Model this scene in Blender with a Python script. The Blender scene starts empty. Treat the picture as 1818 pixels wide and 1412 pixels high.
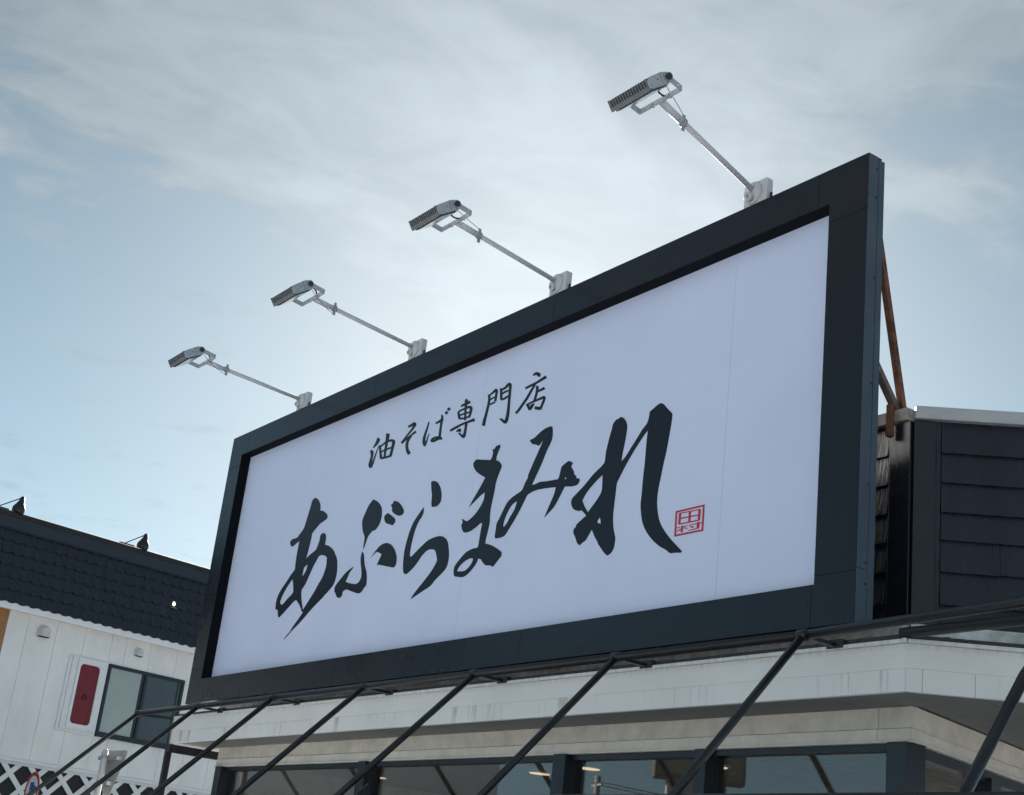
import bpy, bmesh, math, random
from mathutils import Vector, Matrix
random.seed(7)
sc = bpy.context.scene
R = math.radians

# ---- sky and exposure settings
SKY_STRENGTH = .05
VEIL = .86; VEIL_COL = (.38, .67, .88); HORIZON_A = 7.0; HORIZON_B = 4.6; VEIL_GLOW = 1.3
CLOUD_COL = (.885, 1.005, 1.075); CLOUD_BASE = 1.4; CLOUD_TEX = 1.15; CLOUD_G2 = .45; CLOUD_G1 = 2.3

# ---------------------------------------------------------------- camera
# world: X runs along the billboard (towards the right end), Y into the shop, Z up; the billboard's face is Y = 0
cam_d = bpy.data.cameras.new('camera')
cam = bpy.data.objects.new('camera', cam_d); sc.collection.objects.link(cam)
right = Vector((.57752797, .80891252, .11009986)); up = Vector((.21504675, -.28084318, .93535127)); fwd = Vector((-.78753815, .51651491, .3361488))
mw = Matrix.Identity(4)
for i, v in enumerate((right, up, -fwd)):
    for j in range(3): mw[j][i] = v[j]
mw.translation = (0, -6, 1.55)
cam.matrix_world = mw
cam_d.sensor_fit = 'HORIZONTAL'; cam_d.sensor_width = 36; cam_d.lens = 36*2580/1818
cam_d.clip_start = .05; cam_d.clip_end = 3000
sc.camera = cam

# ---------------------------------------------------------------- sky, sun, exposure
SUN = Vector((-0.7520, 0.5322, 0.3889)).normalized()
elev = math.asin(SUN.z); az = math.atan2(SUN.x, SUN.y)
sun_d = bpy.data.lights.new('sun', 'SUN'); sun_d.energy = 5.0; sun_d.angle = R(2.5); sun_d.color = (1, .97, .93)
sun = bpy.data.objects.new('sun', sun_d); sc.collection.objects.link(sun)
sun.rotation_euler = SUN.to_track_quat('Z', 'Y').to_euler()
sc.view_settings.view_transform = 'Standard'; sc.view_settings.look = 'None'; sc.view_settings.gamma = 1
sc.view_settings.exposure = EXPOSURE = 1.93
sc.view_settings.use_curve_mapping = False

w = bpy.data.worlds.new('World'); sc.world = w; w.use_nodes = True
nt = w.node_tree; N = nt.nodes; LK = nt.links; N.clear()
def wn(t, **k):
    n = N.new(t)
    for a, b in k.items(): setattr(n, a, b)
    return n
def wm(op, a, b=None, c=None, clamp=False):
    n = wn('ShaderNodeMath', operation=op, use_clamp=clamp)
    for i, v in enumerate((a, b, c)):
        if v is None: continue
        if isinstance(v, (int, float)): n.inputs[i].default_value = v
        else: LK.new(v, n.inputs[i])
    return n.outputs[0]
def wmix(fac, a, b, mode='MIX'):
    n = wn('ShaderNodeMix', data_type='RGBA', blend_type=mode)
    for sock, v in ((n.inputs[0], fac), (n.inputs[6], a), (n.inputs[7], b)):
        if isinstance(v, (int, float)): sock.default_value = v
        elif isinstance(v, tuple): sock.default_value = (*v, 1)
        else: LK.new(v, sock)
    return n.outputs[2]
sky = wn('ShaderNodeTexSky', sky_type='NISHITA', sun_disc=False, sun_elevation=elev, sun_rotation=az, altitude=20, air_density=1.0, dust_density=1.0, ozone_density=1.0)
tc = wn('ShaderNodeTexCoord')
sep = wn('ShaderNodeSeparateXYZ'); LK.new(tc.outputs['Generated'], sep.inputs[0])
zc = wm('MAXIMUM', sep.outputs[2], .06)
px = wm('DIVIDE', sep.outputs[0], zc); py = wm('DIVIDE', sep.outputs[1], zc)
comb = wn('ShaderNodeCombineXYZ'); LK.new(px, comb.inputs[0]); LK.new(py, comb.inputs[1])
def dotp(d):
    n = wn('ShaderNodeVectorMath', operation='DOT_PRODUCT'); LK.new(tc.outputs['Generated'], n.inputs[0]); n.inputs[1].default_value = Vector(d).normalized()
    return n.outputs['Value']
def lobe(d, k):
    return wm('EXPONENT', wm('MULTIPLY', wm('SUBTRACT', dotp(d), 1.0), k))
def noise(rot, scl, scale, detail, rough, dist):
    m = wn('ShaderNodeMapping'); m.inputs['Rotation'].default_value = (0, 0, R(rot)); m.inputs['Scale'].default_value = (*scl, 1)
    LK.new(comb.outputs[0], m.inputs[0])
    n = wn('ShaderNodeTexNoise'); n.inputs['Scale'].default_value = scale; n.inputs['Detail'].default_value = detail; n.inputs['Roughness'].default_value = rough; n.inputs['Distortion'].default_value = dist
    LK.new(m.outputs[0], n.inputs[0]); return n.outputs[0]
def smooth(x, a, b):
    n = wn('ShaderNodeMapRange', interpolation_type='SMOOTHSTEP'); LK.new(x, n.inputs[0]); n.inputs[1].default_value = a; n.inputs[2].default_value = b
    return n.outputs[0]
n1 = noise(8, (1.55, .9), 2.0, 7, .52, .8)         # drifting banks, drawn out along the wind
n2 = noise(-25, (1.25, 1.0), 5.2, 8, .56, 1.1)         # wisps
n3 = noise(10, (1.0, 1.0), 5.0, 8, .6, .4)           # puffs
# a broad bank of thin cloud overhead; its ragged edge crosses the sky on both sides of the sun
edge = wm('MINIMUM', dotp((.4283, .0468, .9024)), dotp((-.0535, -.5836, .8103)))
edge = wm('ADD', edge, wm('ADD', wm('MULTIPLY', wm('SUBTRACT', n1, .5), .34), wm('MULTIPLY', wm('SUBTRACT', n2, .5), .16)))
bank = smooth(edge, -.02, .075)
tex = wm('ADD', wm('MULTIPLY', n1, .6), wm('MULTIPLY', n2, .4))
wisp = wm('MULTIPLY', smooth(n3, .53, .74), .5)
mask = wm('MAXIMUM', wm('MULTIPLY', bank, smooth(tex, .12, .58)), wisp)
glow = lobe(SUN, 38)
glow2 = lobe(SUN, 5)
# thin veil over everything, thicker cloud where the bank drifts
zabs = wm('MAXIMUM', sep.outputs[2], 0.0)
hor = wm('ADD', wm('ADD', wm('MULTIPLY', wm('EXPONENT', wm('MULTIPLY', zabs, -HORIZON_B)), HORIZON_A), 1.0), wm('MULTIPLY', lobe(SUN, 22), VEIL_GLOW))      # hazy air brightens towards the horizon, all round
vcol = wn('ShaderNodeVectorMath', operation='SCALE'); vcol.inputs[0].default_value = VEIL_COL; LK.new(hor, vcol.inputs['Scale'])
hz = wmix(VEIL, sky.outputs[0], vcol.outputs[0])
shade = wm('ADD', wm('MULTIPLY', smooth(tex, .28, .72), CLOUD_TEX), CLOUD_BASE)
lit = wm('ADD', wm('ADD', shade, wm('MULTIPLY', glow2, CLOUD_G2)), wm('MULTIPLY', glow, CLOUD_G1))
ccol = wn('ShaderNodeVectorMath', operation='SCALE'); ccol.inputs[0].default_value = CLOUD_COL; LK.new(lit, ccol.inputs['Scale'])
final = wmix(wm('MULTIPLY', mask, .70), hz, ccol.outputs[0])
bg = wn('ShaderNodeBackground'); bg.inputs[1].default_value = SKY_STRENGTH; LK.new(final, bg.inputs[0])
out = wn('ShaderNodeOutputWorld'); LK.new(bg.outputs[0], out.inputs[0])

# ---- outlines of the lettering on the billboard's face, in millimetres (x along the board, z up)
GLYPH = {"a":[[[-12607,5226],[-12536,5193],[-12484,5143],[-12464,5098],[-12460,5071],[-12397,5058],[-12328,5026],[-12285,4994],[-12285,4965],[-12338,4950],[-12415,4933],[-12476,4902],[-12527,4874],[-12556,4855],[-12558,4803],[-12568,4746],[-12581,4679],[-12600,4606],[-12553,4631],[-12434,4667],[-12406,4689],[-12385,4732],[-12372,4765],[-12377,4800],[-12355,4820],[-12317,4826],[-12269,4807],[-12249,4782],[-12242,4746],[-12245,4698],[-12170,4679],[-12104,4650],[-12048,4617],[-11993,4565],[-11948,4515],[-11926,4457],[-11911,4389],[-11917,4323],[-11941,4277],[-11986,4244],[-12043,4212],[-12093,4190],[-12131,4166],[-12221,4126],[-12340,4066],[-12459,4000],[-12550,3953],[-12643,3912],[-12725,3868],[-12807,3823],[-12761,3866],[-12700,3900],[-12634,3956],[-12557,4010],[-12482,4069],[-12515,4081],[-12539,4109],[-12581,4147],[-12628,4180],[-12668,4204],[-12708,4200],[-12750,4182],[-12823,4144],[-12907,4101],[-12981,4066],[-13013,4082],[-13044,4147],[-13099,4161],[-13109,4208],[-13105,4266],[-13074,4321],[-13017,4373],[-12947,4423],[-12880,4479],[-12819,4518],[-12808,4528],[-12816,4582],[-12820,4664],[-12817,4746],[-12811,4816],[-12868,4800],[-12954,4777],[-13010,4814],[-13015,4842],[-12975,4857],[-12876,4860],[-12835,4884],[-12765,4933],[-12743,4977],[-12719,5050],[-12688,5140],[-12676,5198],[-12653,5218]],[[-12826,4432],[-12796,4382],[-12761,4298],[-12794,4272],[-12859,4245],[-12921,4211],[-12965,4193],[-13008,4209],[-13017,4233],[-12995,4277],[-12951,4330],[-12895,4382]],[[-12544,4547],[-12550,4513],[-12563,4480],[-12599,4445],[-12615,4435],[-12621,4476],[-12612,4521],[-12581,4534]],[[-12330,4599],[-12272,4600],[-12209,4586],[-12163,4563],[-12153,4519],[-12150,4474],[-12167,4420],[-12196,4368],[-12249,4318],[-12309,4252],[-12381,4188],[-12445,4133],[-12490,4093],[-12519,4135],[-12554,4195],[-12583,4266],[-12585,4301],[-12529,4345],[-12480,4413],[-12425,4498],[-12365,4564]]],"bu":[[[-11416,5012],[-11341,4983],[-11278,4945],[-11229,4893],[-11213,4837],[-11214,4788],[-11241,4738],[-11293,4703],[-11344,4700],[-11389,4674],[-11414,4650],[-11434,4610],[-11452,4563],[-11463,4543],[-11472,4582],[-11470,4626],[-11479,4670],[-11517,4714],[-11548,4768],[-11565,4826],[-11551,4868],[-11521,4913],[-11492,4958],[-11457,4985]],[[-11478,4529],[-11445,4503],[-11418,4446],[-11391,4388],[-11347,4330],[-11322,4274],[-11311,4219],[-11314,4193],[-11349,4171],[-11373,4147],[-11421,4134],[-11477,4143],[-11569,4169],[-11663,4196],[-11717,4193],[-11740,4178],[-11740,4151],[-11764,4134],[-11800,4133],[-11846,4152],[-11879,4188],[-11908,4207],[-11909,4246],[-11865,4284],[-11791,4330],[-11716,4370],[-11601,4404],[-11622,4380],[-11658,4357],[-11680,4322],[-11713,4275],[-11666,4261],[-11592,4244],[-11524,4232],[-11472,4236],[-11438,4261],[-11427,4297],[-11443,4352],[-11471,4409],[-11490,4477]],[[-11103,4830],[-11033,4798],[-10962,4757],[-10948,4726],[-10988,4702],[-11064,4724],[-11115,4741],[-11155,4784],[-11159,4812],[-11132,4826]],[[-11030,4933],[-10954,4913],[-10883,4870],[-10830,4819],[-10818,4795],[-10839,4775],[-10898,4774],[-10974,4801],[-11029,4834],[-11042,4869],[-11071,4900],[-11038,4911]],[[-11301,4446],[-11261,4478],[-11209,4514],[-11146,4542],[-11056,4549],[-10969,4523],[-10909,4483],[-10854,4424],[-10829,4369],[-10833,4322],[-10861,4302],[-10954,4320],[-11061,4344],[-11136,4361],[-11170,4358],[-11154,4390],[-11132,4419],[-11111,4453],[-11201,4486],[-11249,4471]]],"ra":[[[-10421,5004],[-10376,5003],[-10320,4984],[-10279,4951],[-10248,4915],[-10219,4853],[-10215,4796],[-10250,4766],[-10303,4760],[-10357,4768],[-10372,4817],[-10378,4880],[-10401,4936]],[[-10486,4787],[-10479,4736],[-10502,4699],[-10533,4673],[-10568,4621],[-10591,4563],[-10609,4483],[-10614,4391],[-10601,4364],[-10578,4364],[-10511,4398],[-10428,4437],[-10344,4471],[-10255,4483],[-10156,4482],[-10079,4458],[-10025,4416],[-9991,4347],[-9973,4276],[-9979,4218],[-10005,4178],[-10067,4142],[-10146,4102],[-10208,4061],[-10310,4033],[-10413,4005],[-10499,3980],[-10478,4007],[-10408,4059],[-10313,4122],[-10221,4190],[-10164,4252],[-10153,4280],[-10183,4334],[-10214,4369],[-10277,4384],[-10340,4380],[-10406,4348],[-10452,4309],[-10515,4262],[-10582,4230],[-10631,4214],[-10677,4231],[-10700,4280],[-10713,4353],[-10714,4446],[-10696,4526],[-10668,4605],[-10628,4672],[-10574,4720],[-10527,4759]]],"ma":[[[-9407,5140],[-9397,5117],[-9421,5079],[-9436,5040],[-9438,5012],[-9396,4995],[-9354,4961],[-9346,4939],[-9361,4905],[-9386,4857],[-9402,4808],[-9408,4747],[-9420,4677],[-9431,4607],[-9431,4545],[-9424,4483],[-9436,4413],[-9450,4354],[-9451,4319],[-9377,4298],[-9303,4268],[-9236,4234],[-9204,4215],[-9201,4185],[-9245,4151],[-9301,4110],[-9351,4127],[-9414,4138],[-9475,4181],[-9477,4190],[-9529,4208],[-9543,4174],[-9588,4135],[-9651,4097],[-9728,4079],[-9855,4101],[-9873,4150],[-9862,4190],[-9799,4238],[-9727,4280],[-9641,4299],[-9556,4300],[-9549,4327],[-9544,4388],[-9539,4449],[-9532,4497],[-9559,4501],[-9608,4480],[-9693,4456],[-9774,4455],[-9816,4480],[-9843,4525],[-9827,4555],[-9847,4579],[-9829,4578],[-9768,4551],[-9716,4564],[-9651,4595],[-9597,4639],[-9561,4680],[-9548,4719],[-9549,4759],[-9609,4740],[-9675,4709],[-9762,4667],[-9722,4717],[-9670,4771],[-9611,4835],[-9569,4888],[-9628,4917],[-9711,4964],[-9761,5011],[-9778,5046],[-9740,5074],[-9639,5054],[-9521,5030],[-9504,5053],[-9497,5089],[-9512,5115],[-9482,5120],[-9459,5137]],[[-9606,4218],[-9605,4198],[-9638,4161],[-9711,4128],[-9819,4138],[-9802,4167],[-9746,4201],[-9660,4222]]],"mi":[[[-8715,5150],[-8695,5128],[-8685,5060],[-8699,5013],[-8738,4960],[-8786,4869],[-8837,4789],[-8888,4713],[-8890,4706],[-8846,4705],[-8791,4713],[-8710,4704],[-8615,4697],[-8555,4693],[-8543,4715],[-8534,4753],[-8524,4785],[-8478,4806],[-8438,4815],[-8387,4792],[-8402,4763],[-8366,4722],[-8354,4696],[-8329,4677],[-8322,4661],[-8283,4649],[-8280,4630],[-8303,4607],[-8362,4603],[-8458,4618],[-8487,4579],[-8525,4528],[-8570,4477],[-8626,4443],[-8683,4410],[-8653,4462],[-8623,4515],[-8587,4577],[-8573,4633],[-8652,4642],[-8732,4649],[-8813,4653],[-8876,4648],[-8938,4632],[-8965,4596],[-9017,4525],[-9085,4446],[-9141,4389],[-9191,4344],[-9257,4337],[-9314,4340],[-9327,4362],[-9324,4417],[-9321,4462],[-9290,4503],[-9243,4571],[-9202,4620],[-9140,4651],[-9093,4665],[-9022,4686],[-8990,4736],[-8957,4780],[-8956,4802],[-8904,4891],[-8853,4973],[-8815,5036],[-8814,5056],[-8831,5034],[-8861,5020],[-8900,5038],[-8949,5053],[-8992,5093],[-8932,5099],[-8879,5121],[-8818,5144],[-8771,5151]],[[-9074,4607],[-9077,4580],[-9101,4533],[-9143,4490],[-9177,4445],[-9214,4418],[-9226,4432],[-9216,4476],[-9185,4532],[-9136,4584]],[[-8460,4694],[-8449,4682],[-8460,4674],[-8472,4683]]],"re":[[[-7860,5041],[-7821,5023],[-7790,4989],[-7774,4954],[-7774,4904],[-7783,4833],[-7795,4772],[-7804,4711],[-7802,4693],[-7761,4721],[-7703,4781],[-7644,4841],[-7598,4890],[-7557,4921],[-7539,4958],[-7532,5010],[-7498,5023],[-7449,5043],[-7417,5047],[-7384,5031],[-7341,4990],[-7289,4943],[-7284,4920],[-7289,4855],[-7303,4762],[-7318,4670],[-7339,4579],[-7358,4479],[-7372,4405],[-7375,4337],[-7367,4276],[-7345,4205],[-7314,4150],[-7265,4093],[-7198,4030],[-7132,3976],[-7081,3934],[-7089,3925],[-7151,3933],[-7199,3937],[-7245,3966],[-7315,4001],[-7396,4058],[-7466,4127],[-7513,4197],[-7537,4270],[-7548,4331],[-7546,4417],[-7546,4522],[-7541,4634],[-7541,4740],[-7539,4828],[-7533,4869],[-7567,4847],[-7614,4803],[-7672,4744],[-7729,4679],[-7775,4620],[-7814,4565],[-7834,4533],[-7838,4467],[-7842,4380],[-7844,4292],[-7832,4220],[-7813,4165],[-7797,4128],[-7798,4085],[-7810,4044],[-7839,4018],[-7871,4009],[-7908,4035],[-7963,4086],[-7994,4117],[-7996,4126],[-8036,4171],[-8076,4229],[-8108,4191],[-8138,4158],[-8171,4146],[-8201,4129],[-8235,4151],[-8263,4195],[-8296,4240],[-8289,4271],[-8269,4277],[-8271,4291],[-8238,4310],[-8159,4346],[-8207,4385],[-8231,4398],[-8244,4393],[-8312,4415],[-8346,4448],[-8359,4483],[-8348,4508],[-8289,4544],[-8210,4590],[-8121,4652],[-8030,4699],[-7999,4726],[-7995,4793],[-7974,4890],[-7950,4968],[-7941,5003],[-7910,5029],[-7877,5033]],[[-8009,4627],[-8004,4568],[-8003,4509],[-8025,4472],[-8074,4426],[-8142,4370],[-8183,4413],[-8223,4469],[-8185,4518],[-8122,4566],[-8058,4604]],[[-7994,4307],[-7984,4283],[-7978,4257],[-8022,4274],[-8013,4292]]]}
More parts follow.
